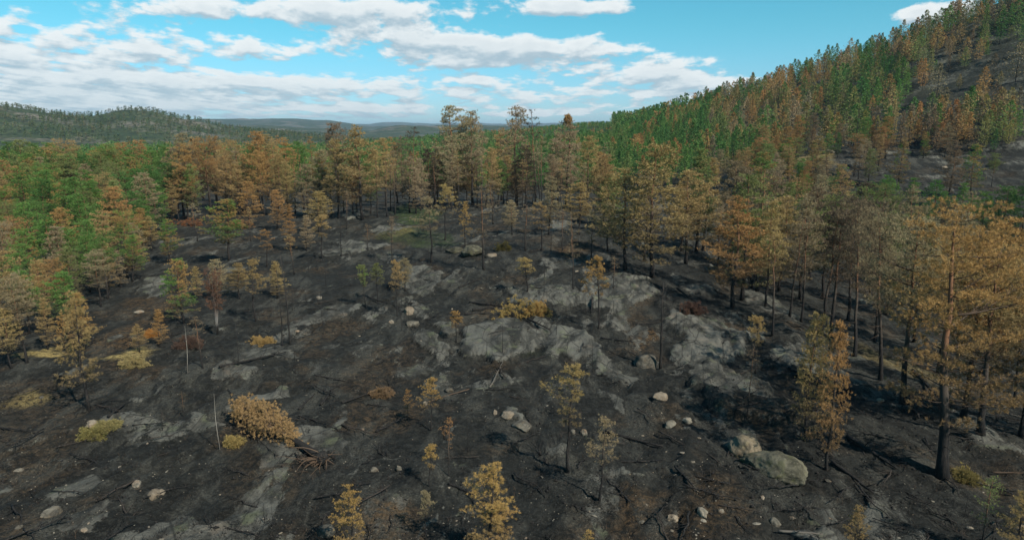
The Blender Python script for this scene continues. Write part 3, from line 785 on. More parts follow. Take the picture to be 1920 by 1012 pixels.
# ------------------------------------------------------------------ trees one can tell apart: (x, foot y, top y) in the photograph
TR = [
 # foreground, from the left
 (165, 766, 560, 'young', 0, 'ochre', .95, 'ochre young pine standing alone on black soil with its crown shadow to the left'),
 (480, 602, 488, 'thin', 1, 'ochre', 1.0, 'slim ochre pine just right of the pale-stemmed birch'),
 (345, 606, 486, 'full', 0, 'half', .95, 'half green, half orange pine left of the pale-stemmed birch'),
 (318, 492, 412, 'full', 1, 'half', .9, 'small pine with green top and brown skirt near the light rock plate on the left'),
 (250, 528, 442, 'full', 2, 'half', 1.0, 'green-topped pine with ochre lower boughs on the left edge of the clearing'),
 (430, 488, 376, 'full', 3, 'half', 1.15, 'leafy pine of orange and green patches in the upper left of the clearing'),
 (545, 470, 384, 'cone', 0, 'orange', .8, 'narrow orange cone-shaped pine behind the ochre pines of the left clearing'),
 (500, 500, 432, 'thin', 2, 'rust', 1.2, 'small rusty-topped pine between the green-orange pine and the narrow cone pine'),
 (552, 514, 440, 'sparse', 0, 'ochre', 1.1, 'thin-crowned ochre pine with a bare lower stem, left of centre'),
 (605, 482, 406, 'pad', 0, 'ochre', 1.2, 'small flat-crowned pine on a clear black stem, left of centre'),
 (735, 492, 408, 'thin', 0, 'brown', .6, 'very slender pine with a tiny ochre tip near the green grass patch'),
 (640, 480, 372, 'snag', 0, None, .6, 'bare black pole between the flat-crowned pine and the slender pine'),
 (808, 492, 374, 'thin', 1, 'tan', 1.0, 'ochre topped thin pine with crooked foot behind the light rock plateau'),
 (835, 450, 350, 'pad', 1, 'ochre', 1.0, 'thin-stemmed pine with two ochre pads behind the dark boulder'),
 (872, 462, 380, 'young', 1, 'gold', .8, 'yellow tufted young pine rising over the large dark boulder'),
 (907, 506, 350, 'sparse', 1, 'brown', 1.1, 'tall half-bare pine with long side boughs right of the large dark boulder'),
 (1015, 470, 382, 'thin', 2, 'ochre', 1.1, 'ochre-crowned pine on a split stem right of the tall half-bare pine'),
 (1030, 440, 333, 'full', 1, 'tan', .9, 'tan leafy pine close under the tall stand in the centre'),
 (1075, 542, 400, 'sparse', 2, 'brown', .7, 'thin bare-stemmed pine standing on the centre rock plateau'),
 (1108, 500, 398, 'thin', 0, 'tan', .9, 'thin tan-crowned pine left of the two big ochre pines'),
 (1123, 616, 486, 'pad', 1, 'gold', .85, 'lone small pine with a yellow tuft in front of the pale rock dome'),
 (1033, 470, 400, 'snag', 1, None, .6, 'pale dead pole right of the ochre split-stem pine'),
 (988, 546, 484, 'pad', 0, 'ochre', 1.6, 'low spreading pine on a white dead stem above the golden bush'),
 (745, 592, 492, 'pad', 1, 'ochre', .7, 'slim pine with a small ochre top beside the broken rock ledge'),
 (685, 576, 498, 'pad', 0, 'olive', .8, 'left one of two small umbrella pines on black stems'),
 (708, 566, 496, 'pad', 1, 'olive', .9, 'right one of two small umbrella pines on black stems'),
 (855, 642, 583, 'pad', 0, 'gold', 1.2, 'little umbrella pine at the left corner of the largest rock slab'),
 (1066, 884, 690, 'thin', 0, 'ochre', 1.05, 'ochre pine with a long black stem, in the middle of the foreground'),
 (1123, 938, 790, 'thin', 1, 'tan', .95, 'tan pine with a greenish tip, to the right of the long-stemmed ochre pine'),
 (808, 806, 710, 'pad', 1, 'gold', .95, 'small yellow-green pine beside the rust-red shrub'),
 (765, 786, 728, 'young', 2, 'rust', .75, 'small rust-red pine beside the yellow-green one'),
 (842, 892, 786, 'sparse', 0, 'rust', .8, 'nearly bare reddish pine in the centre foreground'),
 (806, 912, 836, 'pad', 0, 'gold', 1.0, 'compact yellow pine ball on a thin stem, upper of two'),
 (798, 1010, 924, 'pad', 1, 'tan', .85, 'small tan pine on a thin grey stem near the bottom edge'),
 (877, 846, 744, 'snag', 2, 'rust', .5, 'hair-thin burnt sapling above the nearly bare reddish pine'),
 (915, 1070, 878, 'young', 1, 'gold', 1.25, 'broad golden pine with outreaching boughs at the bottom centre'),
 (938, 1062, 950, 'pad', 1, 'gold', 1.5, 'low golden pine crouching beside the broad golden pine'),
 (660, 1062, 920, 'young', 0, 'gold', 1.15, 'golden young pine at the bottom edge, left of centre'),
 (1098, 1048, 990, 'young', 2, 'gold', 1.0, 'golden pine tip peeking over the bottom edge'),
 (1600, 1062, 950, 'young', 1, 'ochre', 1.0, 'ochre young pine at the bottom edge beside the pale slabs'),
 (1905, 1055, 916, 'young', 2, 'ochre', 1.1, 'ochre young pine in the bottom right corner'),
 (1838, 1035, 893, 'sparse', 1, 'olive', 1.0, 'thin olive pine left of the bottom right corner'),
 (1680, 1010, 945, 'snag', 0, 'rust', .8, 'thin brown sapling right of the bottom ochre pine'),
 (1416, 700, 596, 'pad', 0, 'ochre', .95, 'small pale-yellow pine on the light slab right of centre'),
 (1400, 782, 648, 'sparse', 2, 'brown', .8, 'thin reddish-brown pine in front of the long rock ridge'),
 (1508, 826, 588, 'full', 0, 'ochre', .66, 'ochre narrow pine with reddish stem, left of the orange pair'),
 (1550, 880, 604, 'cone', 1, 'orange', .62, 'orange narrow pine, right of the ochre one and nearer'),
 (1240, 690, 530, 'twiggy', 0, 'dark', 1.3, 'black twiggy burnt tree beside the pale rock shelf'),
 (1768, 892, 405, 'giant', 0, 'orange', 1.0, 'biggest near pine with a thick black trunk and wide orange crown'),
 (1840, 812, 470, 'umbrella', 1, 'ochre', 1.0, 'wide ochre pine behind the biggest near pine'),
 (1806, 782, 470, 'full', 0, 'orange', 1.0, 'thinner pine between the biggest near pine and the wide ochre one'),
 (1692, 757, 420, 'umbrella', 2, 'tan', .85, 'pine with broken pale limbs left of the biggest near pine'),
 (1650, 712, 392, 'umbrella', 1, 'tan', .62, 'tall thin-crowned pine with red upper trunk, right one of two'),
 (1602, 668, 388, 'umbrella', 2, 'brown', .62, 'tall leaning pine with red upper trunk, left one of two'),
 (1556, 632, 378, 'umbrella', 1, 'dark', .75, 'pine with a dense dark scorched crown behind the orange narrow pine'),
 (1538, 628, 400, 'sparse', 0, 'dark', 1.1, 'dark scorched companion just left of the dense dark pine'),
 (1502, 604, 412, 'sparse', 1, 'brown', 1.0, 'straight black-stemmed pine, left of the dark scorched crowns'),
 (1480, 592, 410, 'sparse', 2, 'brown', 1.0, 'straight black-stemmed pine, second left of the dark scorched crowns'),
 (1448, 628, 430, 'sparse', 0, 'ochre', .9, 'black-stemmed pine with a thin ochre crown beside the wide layered pine'),
 (1436, 574, 380, 'full', 2, 'ochre', .7, 'ochre pine right behind the wide layered pine'),
 (1374, 576, 374, 'full', 1, 'orange', 1.15, 'wide pine with layered orange plates right of centre'),
 (1172, 506, 320, 'full', 2, 'ochre', 1.05, 'left one of the two big ochre pines right of centre'),
 (1222, 520, 272, 'full', 0, 'ochre', 1.1, 'right and taller one of the two big ochre pines right of centre'),
 (1318, 470, 300, 'full', 3, 'ochre', .9, 'ochre pine between the big pair and the wide layered pine'),
 # the tall stand in the middle
 (680, 412, 240, 'full', 1, 'ochre', 1.05, 'ochre pine standing out at the left end of the tall stand'),
 (635, 384, 232, 'full', 0, 'brown', .95, 'brownish pine with a dark crown left of the tall stand'),
 (775, 384, 240, 'sparse', 1, 'dark', .85, 'thin grey-brown pine in the left half of the tall stand'),
 (855, 388, 203, 'full', 3, 'tan', .95, 'tallest ragged brown pine with a broken double tip'),
 (887, 384, 212, 'full', 2, 'tan', .85, 'brown pine with a flat plume top right of the ragged one'),
 (968, 382, 202, 'full', 0, 'tan', .85, 'tall tan pine with a fan-shaped top in the middle of the stand'),
 (940, 376, 244, 'full', 1, 'ochre', .8, 'lower ochre pine left of the fan-topped pine'),
 (1005, 384, 210, 'sparse', 2, 'dark', .85, 'nearly bare dark pine right of the fan-topped pine'),
 (1062, 388, 226, 'full', 1, 'tan', .85, 'tall tan pine whose top is a round orange witches broom'),
 (1100, 396, 258, 'full', 2, 'ochre', .9, 'ochre pine right of the pine with the round top'),
 (1130, 392, 292, 'full', 3, 'orange', .9, 'short orange pine at the right end of the tall stand'),
 (905, 372, 248, 'sparse', 0, 'brown', 1.0, 'thin brown pine behind the plume-topped pine'),
 (815, 382, 262, 'sparse', 2, 'brown', 1.0, 'thin brown pine left of the ragged double-tipped pine'),
 (724, 386, 262, 'full', 3, 'ochre', .8, 'ochre pine between the grey-brown pine and the left end of the stand'),
 (745, 382, 268, 'full', 0, 'brown', .8, 'brown pine just left of the thin grey-brown pine'),
 (570, 392, 268, 'full', 2, 'green', 1.0, 'green pine standing among orange pines above the clearing'),
 (540, 388, 262, 'full', 1, 'orange', .95, 'orange pine to the left of the green pine above the clearing'),
 (395, 402, 262, 'umbrella', 1, 'orange', .85, 'broad orange pine above the light rock plate on the left'),
 (322, 412, 308, 'full', 3, 'deep', 1.25, 'dark green pine directly behind the light rock plate'),
 (455, 396, 266, 'umbrella', 0, 'ochre', .8, 'broad ochre pine right of the broad orange pine'),
 (490, 394, 250, 'full', 3, 'orange', .95, 'tall orange pine above the left end of the clearing'),
 (155, 655, 548, 'cone', 2, 'orange', 1.2, 'bright orange bushy pine at the left edge behind the lone young pine'),
 (50, 680, 520, 'umbrella', 2, 'tan', .8, 'spreading tan pine at the far left edge of the clearing'),
 (118, 610, 488, 'umbrella', 1, 'orange', .75, 'rusty spreading pine left of the bright orange bushy one'),
 (5, 650, 470, 'full', 2, 'ochre', 1.2, 'ochre pine cut by the left border of the photograph'),
 (190, 575, 470, 'umbrella', 0, 'tan', .8, 'tan spreading pine behind the bright orange bushy one'),
 (160, 500, 365, 'full', 0, 'green', .85, 'bluish green pine on the left in front of the forest'),
 (105, 540, 410, 'full', 1, 'green', 1.1, 'fresh green pine on the left, lower and nearer than the bluish one'),
 (228, 480, 352, 'full', 3, 'orange', .85, 'rusty orange pine right of the bluish green pine'),
]
g_pts = ground_at([(a[0], a[1]) for a in TR])
explicit = []; EXPL = []
for a, (x, y) in zip(TR, g_pts):
    px, by, ty, kind, var, col, wide, label = a
    h = max(1.2, top_height(x, y, float(height(x, y)), ty))
    cat = 'dead tree' if kind in ('snag', 'twiggy') else 'pine tree'
    if kind == 'full' and by > 420 and px < 700: wide *= 1.35
    elif kind in ('full', 'umbrella') : wide *= 1.15
    elif kind in ('thin', 'cone', 'sparse'): wide *= 1.12
    o = tree(kind, var, x, y, h, col, label, wide=wide, cat=cat, rz=random.uniform(0, 6.28),
             lean=(R(random.uniform(-2, 2)), R(random.uniform(-2, 2) + (5 if px in (1602, 1650) else 0))))
    explicit.append((x, y)); EXPL.append((x, y, float(height(x, y)), h, h * .17 * wide))
# small trees sprinkled along the fringe of the clearing
FR = [(285, 470, 64, 'ochre', 'ochre bush-like pine just above the small green-topped pine'), (370, 452, 70, 'tan', 'tan pine left of the green and orange leafy pine'),
      (470, 452, 62, 'ochre', 'ochre pine right behind the green and orange leafy pine'), (408, 560, 74, 'tan', 'tan pine rising behind the pale-stemmed birch'),
      (372, 560, 60, 'ochre', 'ochre pine hidden half behind the green and orange pine by the birch'), (450, 560, 66, 'third', 'olive-brown pine between the birch and the slim ochre pine'),
      (520, 560, 70, 'ochre', 'ochre pine at the foot of the thin-crowned bare-stemmed one'), (575, 470, 66, 'tan', 'tan pine right of the narrow orange cone-shaped pine'),
      (300, 650, 70, 'orange', 'small orange pine in front of the brown soil on the left'), (262, 660, 52, 'ochre', 'small ochre pine over the straw grass'),
      (600, 436, 76, 'ochre', 'ochre pine left behind the bare black pole'), (520, 430, 74, 'orange', 'orange pine in the back left of the clearing'),
      (470, 424, 84, 'orange', 'taller orange pine in the back left of the clearing'), (650, 430, 70, 'brown', 'brown pine left of the green grass patch'),
      (780, 400, 84, 'tan', 'tan pine above the green grass patch'), (925, 420, 84, 'brown', 'brown pine in the back middle of the clearing'), (960, 440, 64, 'tan', 'small tan pine left of the tan leafy pine'),
      (985, 470, 84, 'brown', 'brown pine with drooping twigs left of the split-stem pine'), (1055, 470, 76, 'brown', 'brown pine behind the right end of the centre plateau'),
      (1140, 470, 90, 'tan', 'tan pine touching the left of the two big ochre pines'), (1085, 440, 96, 'ochre', 'ochre pine at the back right of the clearing'),
      (1275, 470, 120, 'ochre', 'ochre pine right behind the taller of the big pair'), (1345, 500, 110, 'tan', 'tan pine touching the left of the wide layered pine'),
      (1410, 540, 120, 'orange', 'orange pine touching the right of the wide layered pine'), (345, 780, 46, 'dark', 'stunted dark pine on the left foreground rock'),
      (1150, 540, 60, 'brown', 'small brown pine behind the pale rock dome'), (690, 470, 50, 'brown', 'tiny brown pine left of the slender one'),
      (760, 545, 60, 'tan', 'thin tan pine by the broken rock ledge'), (380, 690, 96, 'brown', 'brown wispy pine right in front of the birch')]
for (px, by, hp_, col, label), (x, y) in zip(FR, ground_at([(a[0], a[1]) for a in FR])):
    h = max(1.2, top_height(x, y, float(height(x, y)), by - hp_))
    kd = ['full', 'cone', 'full', 'sparse'][random.randrange(4)] if col not in ('brown', 'dark') else 'sparse'
    tree(kd, random.randrange(4), x, y, h, col, label, wide=random.uniform(1.1, 1.5), cat='pine tree'); explicit.append((x, y)); EXPL.append((x, y, float(height(x, y)), h, h * .2))
FR = [(1460, 545, 175, 'full', 'ochre', 'tan-ochre pine rising behind the black-stemmed pines left of the dark crowns'), (1500, 560, 190, 'full', 'tan', 'tan pine directly behind the straight black-stemmed pine'),
      (1590, 600, 200, 'umbrella', 'brown', 'brown flat-topped pine behind the dense dark scorched crown'), (1640, 640, 220, 'umbrella', 'tan', 'tan flat-topped pine behind the tall leaning pines'),
      (1715, 640, 220, 'full', 'ochre', 'ochre full pine above the pine with broken pale limbs'), (1760, 700, 250, 'umbrella', 'orange', 'orange pine crown left behind the biggest near pine'),
      (1850, 700, 290, 'full', 'orange', 'bright orange pine crown above the wide ochre pine'), (1900, 760, 260, 'umbrella', 'ochre', 'ochre pine crown cut by the right border'),
      (1420, 520, 150, 'full', 'tan', 'tan pine above the right side of the wide layered pine'), (1545, 560, 190, 'full', 'olive', 'olive pine peeking between the dark crowns'),
      (1660, 590, 190, 'full', 'olive', 'olive-green pine right behind the tall leaning pines'), (1780, 610, 210, 'full', 'tan', 'tan pine high behind the biggest near pine')]
FR += [(1700, 440, 105, 'cone', 'green', 'green pine between the burnt hillside and the broken-limbed pine'), (1745, 455, 115, 'full', 'deep', 'dark green pine above the biggest near pine, left of its tip'),
       (1795, 450, 105, 'cone', 'green', 'pointed green pine above the biggest near pine, right of its tip'), (1835, 470, 110, 'full', 'green', 'green pine above the bright orange crown at the right'),
       (1872, 480, 130, 'full', 'deep', 'deep green pine near the right border under the hillside'), (1908, 490, 150, 'cone', 'deep', 'deep green pointed pine cut by the right border'),
       (1655, 430, 100, 'full', 'green', 'green pine under the hillside above the red-trunked pine'), (1570, 420, 110, 'full', 'third', 'brown-green pine under the hillside above the dense dark pine')]
FR += [(28, 600, 120, 'full', 'green', 'fresh green pine low by the left border behind the spreading tan pine'), (82, 592, 105, 'full', 'ochre', 'ochre pine right behind the spreading tan pine'),
       (62, 560, 130, 'full', 'half', 'half green pine between the border and the fresh green pine'), (15, 555, 135, 'umbrella', 'tan', 'flat tan pine cut by the border above the green one'),
       (135, 575, 110, 'full', 'olive', 'olive pine between the rusty spreading and tan spreading pines'), (172, 530, 115, 'full', 'green', 'green pine straight above the tan spreading pine'),
       (205, 552, 95, 'cone', 'ochre', 'pointed ochre pine at the right of the tan spreading pine'), (90, 655, 95, 'cone', 'ochre', 'ochre bushy pine left of the bright orange bushy one'),
       (22, 690, 110, 'full', 'ochre', 'ochre pine with its foot in green undergrowth in the left corner of the wood'), (125, 660, 70, 'young', 'gold', 'small golden pine beneath the bright orange bushy one'),
       (228, 540, 70, 'cone', 'tan', 'small tan pine left of the green-topped pine'), (190, 505, 120, 'full', 'green', 'green pine right beside the bluish green pine'),
       (60, 510, 130, 'full', 'green', 'green pine left of the fresh green pine'), (270, 470, 80, 'full', 'orange', 'orange pine above the green-topped pine')]
for (px, by, hp_, kd, col, label), (x, y) in zip(FR, ground_at([(a[0], a[1]) for a in FR])):
    h = max(1.2, top_height(x, y, float(height(x, y)), by - hp_))
    tree(kd, random.randrange(4), x, y, h, col, label, wide=random.uniform(.9, 1.1) * (.8 if kd == 'umbrella' else 1.15), cat='pine tree'); explicit.append((x, y)); EXPL.append((x, y, float(height(x, y)), h, h * .17))
# the round broom on top of one pine
o = [q for q in C.objects if q.get('label', '').startswith('tall tan pine whose top')][0]
g = np.random.default_rng(5)
pp = g.normal(0, 1, (260, 3)); pp /= np.linalg.norm(pp, axis=1)[:, None]; pp *= g.uniform(.5, 1, (260, 1)) * np.array([.55, .55, .75])
v = sprays(pp + [0, 0, PROTO['full'][1]['H'] * 1.012], pp + [0, 0, .4], np.full(260, .24), .05, 8, .6, g)
br_ = link('witches_broom', mesh_np('witches_broom', v, np.arange(len(v)).reshape(-1, 4), M_leaf, vattr={'tone': np.full(len(v), .9)}), parent=o); br_.color = COL['orange']; br_['label'] = 'round orange tuft'

# ------------------------------------------------------------------ the standing forest
CLEAR = ground_at([(0, 705), (60, 672), (130, 640), (215, 575), (260, 520), (290, 470), (310, 428), (420, 404), (560, 410), (680, 418), (800, 396), (930, 392), (1000, 392),
                   (1090, 402), (1150, 450), (1200, 515), (1260, 500), (1330, 510), (1350, 555), (1420, 585), (1500, 625), (1600, 690), (1760, 800), (1925, 900), (1925, 1058), (0, 1058)])
CLEAR = np.vstack([CLEAR, [(40, 10), (-60, 10), (-60, 40)]])
def project(x, y, z):
    dz = z - CAMZ
    dep = y * math.cos(PITCH) - dz * math.sin(PITCH)
    up = y * math.sin(PITCH) + dz * math.cos(PITCH)
    return 960 + F * x / dep, 506 - F * up / dep
g = np.random.default_rng(77)
# candidate feet on a jittered grid
def candidates(x0, x1, y0, y1, st, seed):
    gg = np.random.default_rng(seed)
    xs, ys = np.meshgrid(np.arange(x0, x1, st), np.arange(y0, y1, st))
    return (xs + gg.uniform(-.48, .48, xs.shape) * st).ravel(), (ys + gg.uniform(-.48, .48, ys.shape) * st).ravel()
def zones(x, y, z):
    """zone name, chance, colours by place"""
    px, py = project(x, y, z)
    rr = np.hypot(x, y)
    return px, py, rr
ind = []      # individual forest trees
cx, cy = candidates(-170, 185, 28, 300, 3.4, 5)
cz = height(cx, cy)
px, py, rr = zones(cx, cy, cz)
keep = (px > -130) & (px < 2060) & (sdist(CLEAR, cx, cy) > 1.0) & (rr < 285)
ex = np.array(explicit)
dmin = np.min((cx[:, None] - ex[None, :, 0]) ** 2 + (cy[:, None] - ex[None, :, 1]) ** 2, 1)
keep &= dmin > 2.6 ** 2
patch = fbm(cx, cy, 26, 3, 301); patch2 = fbm(cx, cy, 11, 3, 302)
# open burnt ground between the clearing and the hill, bare shoulder high on the hill
right = (px > 1330)
dens_ = np.where(px < 1180, 1.0, .9)
dens_ = np.where((px > 1180) & (px <= 1420), .98, dens_)
dens_ = np.where(right & (py < 640), .88 + .12 * sstep(-.2, .3, patch), dens_)
bare1 = (px > 1540) & (py > 290) & (py < 400) ; dens_ = np.where(bare1, .05, dens_)
bare2 = (px > 1720) & (py > 60 + (1920 - px) * .55) & (py < 215); dens_ = np.where(bare2, .30, dens_)
bare3 = (px > 1440) & (px < 1700) & (py > 275) & (py < 350); dens_ = np.where(bare3, .18, dens_)
dens_ = np.where((px > 1420) & (py > 560), .26, dens_)
keep &= g.uniform(0, 1, len(cx)) < dens_
cx, cy, cz, px, py, rr, patch, patch2 = [a[keep] for a in (cx, cy, cz, px, py, rr, patch, patch2)]
def colour_for(px, py, rr, p1, p2, g):
    r = g.random()
    if px < 330:                         # left flank: green with rusty pines in front
        near = 1 if py > 470 else 0
        f = .14 + .24 * near + (.15 if px > 230 else 0) + p2 * .6 + (-.15 if py < 360 else 0)
        if r < f: return ['orange', 'ochre', 'tan', 'rust'][int(g.integers(4))]
        return ['green', 'green', 'olive', 'deep', 'half'][int(g.integers(5))]
    if px < 1130:
        if py < 335: return ['green', 'green', 'deep', 'olive'][int(g.integers(4))] if r < .62 + p1 * .5 - (.25 if 380 < px < 900 else 0) else 'orange'
        f = .16 if px < 700 else .04
        if r < f: return 'green' if g.random() < .6 else 'olive'
        if 760 < px < 1100: return ['tan', 'brown', 'dark', 'ochre', 'tan'][int(g.integers(5))]
        return ['orange', 'ochre', 'orange', 'brown', 'tan', 'ochre'][int(g.integers(6))]
    if px < 1420:
        if py < 300: return ['green', 'deep', 'green'][int(g.integers(3))] if r < .8 else 'orange'
        if r < .14: return ['green', 'olive', 'half'][int(g.integers(3))]
        return ['ochre', 'olive', 'tan', 'ochre', 'brown', 'orange'][int(g.integers(6))]
    if py > 470: return ['brown', 'tan', 'ochre', 'olive', 'olive', 'dark', 'third'][int(g.integers(7))]
    if py > 385 and py < 500 and px > 1540: return ['green', 'deep', 'green', 'olive'][int(g.integers(4))] if r < .7 else 'ochre'
    if r < .55 + 2.4 * p1: return ['green', 'deep', 'olive', 'third', 'half'][int(g.integers(5))]
    return ['orange', 'tan', 'brown', 'ochre', 'rust'][int(g.integers(5))]
order = np.argsort(rr)
cover = np.zeros((254, 480), bool)
def stamp(x, y, z, h, wide_m, base, mark=True):
    """share of a crown that nearer crowns leave in view"""
    dep = max(5, y * math.cos(PITCH) - (z + h / 2 - CAMZ) * math.sin(PITCH))
    a, t0 = project(x, y, z + h); _, b0 = project(x, y, z + h * base)
    r = wide_m / dep * F
    i0, i1 = int((a - r) / 4), int((a + r) / 4) + 1; j0, j1 = int(t0 / 4), int(b0 / 4) + 1
    i0, i1, j0, j1 = max(0, i0), min(480, i1), max(0, j0), min(254, j1)
    if i1 <= i0 or j1 <= j0: return 0.0
    jj, ii = np.mgrid[j0:j1, i0:i1]
    m = ((ii * 4 + 2 - a) / r) ** 2 + ((jj * 4 + 2 - (t0 + b0) / 2) / max(3, (b0 - t0) / 2)) ** 2 < .85
    if not m.any(): m[:] = True
    sub_ = cover[j0:j1, i0:i1]; f = 1 - sub_[m].mean()
    if mark: sub_[m] = True
    return f
WORD = {'orange': 'orange', 'rust': 'rust-red', 'ochre': 'ochre', 'gold': 'golden', 'tan': 'tan', 'brown': 'brown', 'dark': 'blackish brown', 'green': 'fresh green', 'deep': 'deep green', 'olive': 'olive',
        'half': 'green-orange', 'third': 'brown-green pine'}
LM = [(5, 'border-cut ochre pine'), (50, 'spreading tan pine'), (118, 'rusty spreading pine'), (155, 'bright orange bushy pine'), (195, 'bluish green pine'), (228, 'rusty orange pine'), (250, 'green-topped pine'),
      (290, 'pines by the clearing corner'), (322, 'dark green pine'), (395, 'broad orange pine'), (455, 'broad ochre pine'), (490, 'tall orange pine'), (570, 'green pine of the stand'), (635, 'dark-crowned pine'),
      (680, 'stand-end ochre pine'), (775, 'grey-brown pine'), (855, 'double-tipped pine'), (887, 'plume-topped pine'), (968, 'fan-topped pine'), (1005, 'nearly bare dark pine'), (1062, 'round-topped pine'),
      (1130, 'short orange pine'), (1172, 'left big ochre pine'), (1222, 'taller big ochre pine'), (1318, 'pine right of the big pair'), (1374, 'wide layered pine'), (1448, 'thin-crowned black-stemmed pine'),
      (1502, 'straight black-stemmed pine'), (1556, 'dense dark pine'), (1602, 'left leaning pine'), (1650, 'red-trunked pine'), (1692, 'broken-limbed pine'), (1768, 'biggest near pine'), (1840, 'wide ochre pine'), (1905, 'border-cut ochre crown')]
FEET = {a[0]: a[1] for a in TR}
def describe(zn, px, py, h, c, kd):
    if zn in ('left', 'mid', 'rightmid', 'flank'):
        w0 = 'bare burnt pole' if kd == 'snag' else (WORD[c] + ('' if c == 'third' else ' pine'))
        size = {'umbrella': 'flat-crowned ', 'sparse': 'thin-crowned ', 'cone': 'pointed '}.get(kd, '')
        lx, short = min(LM, key=lambda q: abs(q[0] - px))
        dy = FEET.get(lx, 420) - py
        far = 'in front of' if dy < -12 else ('beside' if dy < 14 else ('close behind' if dy < 60 else 'far behind'))
        return f"{size}{w0} {far} the {short}, {'left' if px < lx else 'right'} side"
    return describe0(zn, px, py, h, c, kd)
def describe0(zn, px, py, h, c, kd):
    w0 = 'bare burnt pole' if kd == 'snag' else (WORD[c] + ('' if c == 'third' else ' pine'))
    size = {'umbrella': 'flat-crowned ', 'sparse': 'thin-crowned ', 'cone': 'pointed '}.get(kd, '') if c != 'third' else ''
    if zn == 'left':
        row = 'front' if py > 480 else ('middle' if py > 395 else 'rear')
        band = 'by the left border' if px < 90 else ('over the lone young pine' if px < 210 else 'next to the clearing')
        return f'{size}{w0} in the {row} left wood, {band}'
    if zn == 'mid':
        band = 'left part' if px < 570 else ('left of the double-tipped pine' if px < 850 else ('before the round-topped pine' if px < 1062 else 'right of the round-topped pine'))
        return f'{size}{w0} in the tall stand, {band}'
    if zn == 'back':
        band = 'far left' if px < 500 else ('centre' if px < 1100 else 'foot of the hill')
        return f'{size}{w0} beyond the tall stand, at the {band}'
    if zn == 'rightmid':
        band = 'left of the two big ochre pines' if px < 1195 else ('behind the two big ochre pines' if px < 1300 else 'behind the wide layered pine')
        return f'{size}{w0} in the thicket {band}'
    if zn == 'flank':
        band = 'behind the tall leaning pines' if px < 1640 else ('behind the biggest near pine' if px < 1800 else 'at the right border')
        row = 'low on the slope' if py > 560 else ('half way down' if py > 460 else 'under the bare hillside')
        return f'{size}{w0} {row}, {band}'
    band = 'left end' if px < 1450 else ('middle' if px < 1700 else 'right end')
    row = 'upper' if py < 200 else ('lower' if py > 290 else 'middle')
    return f'{size}{w0} on the {row} hillside, {band} of it'
NAMES = {}
for q in C.objects:
    if q.parent is None: NAMES[q.name.split('.')[0]] = NAMES.get(q.name.split('.')[0], 0) + 1
kinds0 = {'green': NAMES.get('green_pine', 0), 'brown': NAMES.get('scorched_pine', 0)}
for (x, y, z_, h_, r_) in EXPL: stamp(x, y, z_, h_, r_, .4)
ZL = {
 'left': ('pine of the dense mixed green and rusty wood along the left side', 'pines in the wood on the left side'),
 'mid': ('scorched pine within the tall brown stand behind the clearing', 'pines in the tall stand behind the clearing'),
 'back': ('pine in the wood rising just above the heads of the brown stand', 'pines behind the tall stand'),
 'rightmid': ('ochre or orange pine in the thicket right of the two big ochre pines', 'pines in the thicket right of centre'),
 'flank': ('pine in the mixed wood at the right edge below the burnt hillside', 'pines below the hillside at the right edge'),
 'hill': ('pine scattered on the burnt hillside at the right', 'pines on the burnt hillside')}
kinds = dict(kinds0)
stuff_pts = []
GREENS = ('green', 'deep', 'olive', 'half', 'third')
for i in order:
    c = colour_for(px[i], py[i], rr[i], patch[i], patch2[i], g)
    fam = 'green' if c in GREENS else 'brown'
    x, y, z = float(cx[i]), float(cy[i]), float(cz[i])
    if px[i] < 330: zn = 'left'
    elif px[i] < 1130: zn = 'mid' if py[i] > 335 else 'back'
    elif px[i] < 1420 and py[i] > 300: zn = 'rightmid'
    elif px[i] >= 1420 and py[i] > 385: zn = 'flank'
    else: zn = 'hill' if px[i] > 1250 else 'back'
    if zn in ('left',): h = g.uniform(5.5, 8.5) if py[i] > 480 else (g.uniform(7, 12) if py[i] > 395 else g.uniform(11, 16))
    elif zn == 'mid': h = g.uniform(10, 17.5)
    elif zn == 'back': h = g.uniform(12, 17)
    elif zn == 'rightmid': h = g.uniform(9, 15)
    elif zn == 'flank': h = g.uniform(8, 14)
    else: h = g.uniform(7, 14)
    # keep the skyline of the wood at the height the photograph shows
    lim = {'left': 262, 'mid': 262, 'back': 250, 'rightmid': 290}.get(zn)
    if zn == 'flank': lim = float(np.interp(px[i], [1420, 1560, 1700, 1920], [300, 345, 355, 380]))
    if lim:
        hm = top_height(x, y, z, lim + g.uniform(-12, 50)); h = max(5, min(h, hm))
    vis = stamp(x, y, z, h, h * (.14 if zn in ('mid', 'flank') else .19), .38 if zn in ('mid', 'flank') else .25)
    if vis < (.12 if zn != 'mid' else .05) and rr[i] > 60: continue
    if kinds[fam] < 296 and rr[i] < 255:
        kinds[fam] += 1
        r = g.random()
        if zn == 'mid': kd = 'full' if r < .5 else ('sparse' if r < .93 else 'snag')
        elif zn == 'left': kd = 'full' if r < .62 else ('umbrella' if r < .84 else 'cone')
        elif zn == 'flank': kd = 'umbrella' if r < .3 else ('full' if r < .7 else 'sparse')
        elif zn == 'hill': kd = 'full' if r < .75 else ('umbrella' if r < .9 else 'cone')
        else: kd = 'full' if r < .8 else 'cone'
        grp = ZL[zn][1]; lab = describe(zn, px[i], py[i], h, c, kd)
        w_ = g.uniform(.80, 1.15) if zn == 'mid' else (g.uniform(.95, 1.3) if zn in ('rightmid', 'back', 'hill') else g.uniform(1.0, 1.45)) * (1.0 if kd != 'umbrella' else .80)
        if kd == 'snag': grp = 'burnt poles in the tall stand'
        tree(kd, int(g.integers(4)), x, y, h, c, lab, group=grp, wide=w_, cat='dead tree' if kd == 'snag' else 'pine tree', name='burnt_snag' if kd == 'snag' else None)
    else: stuff_pts.append((x, y, z, h, c))
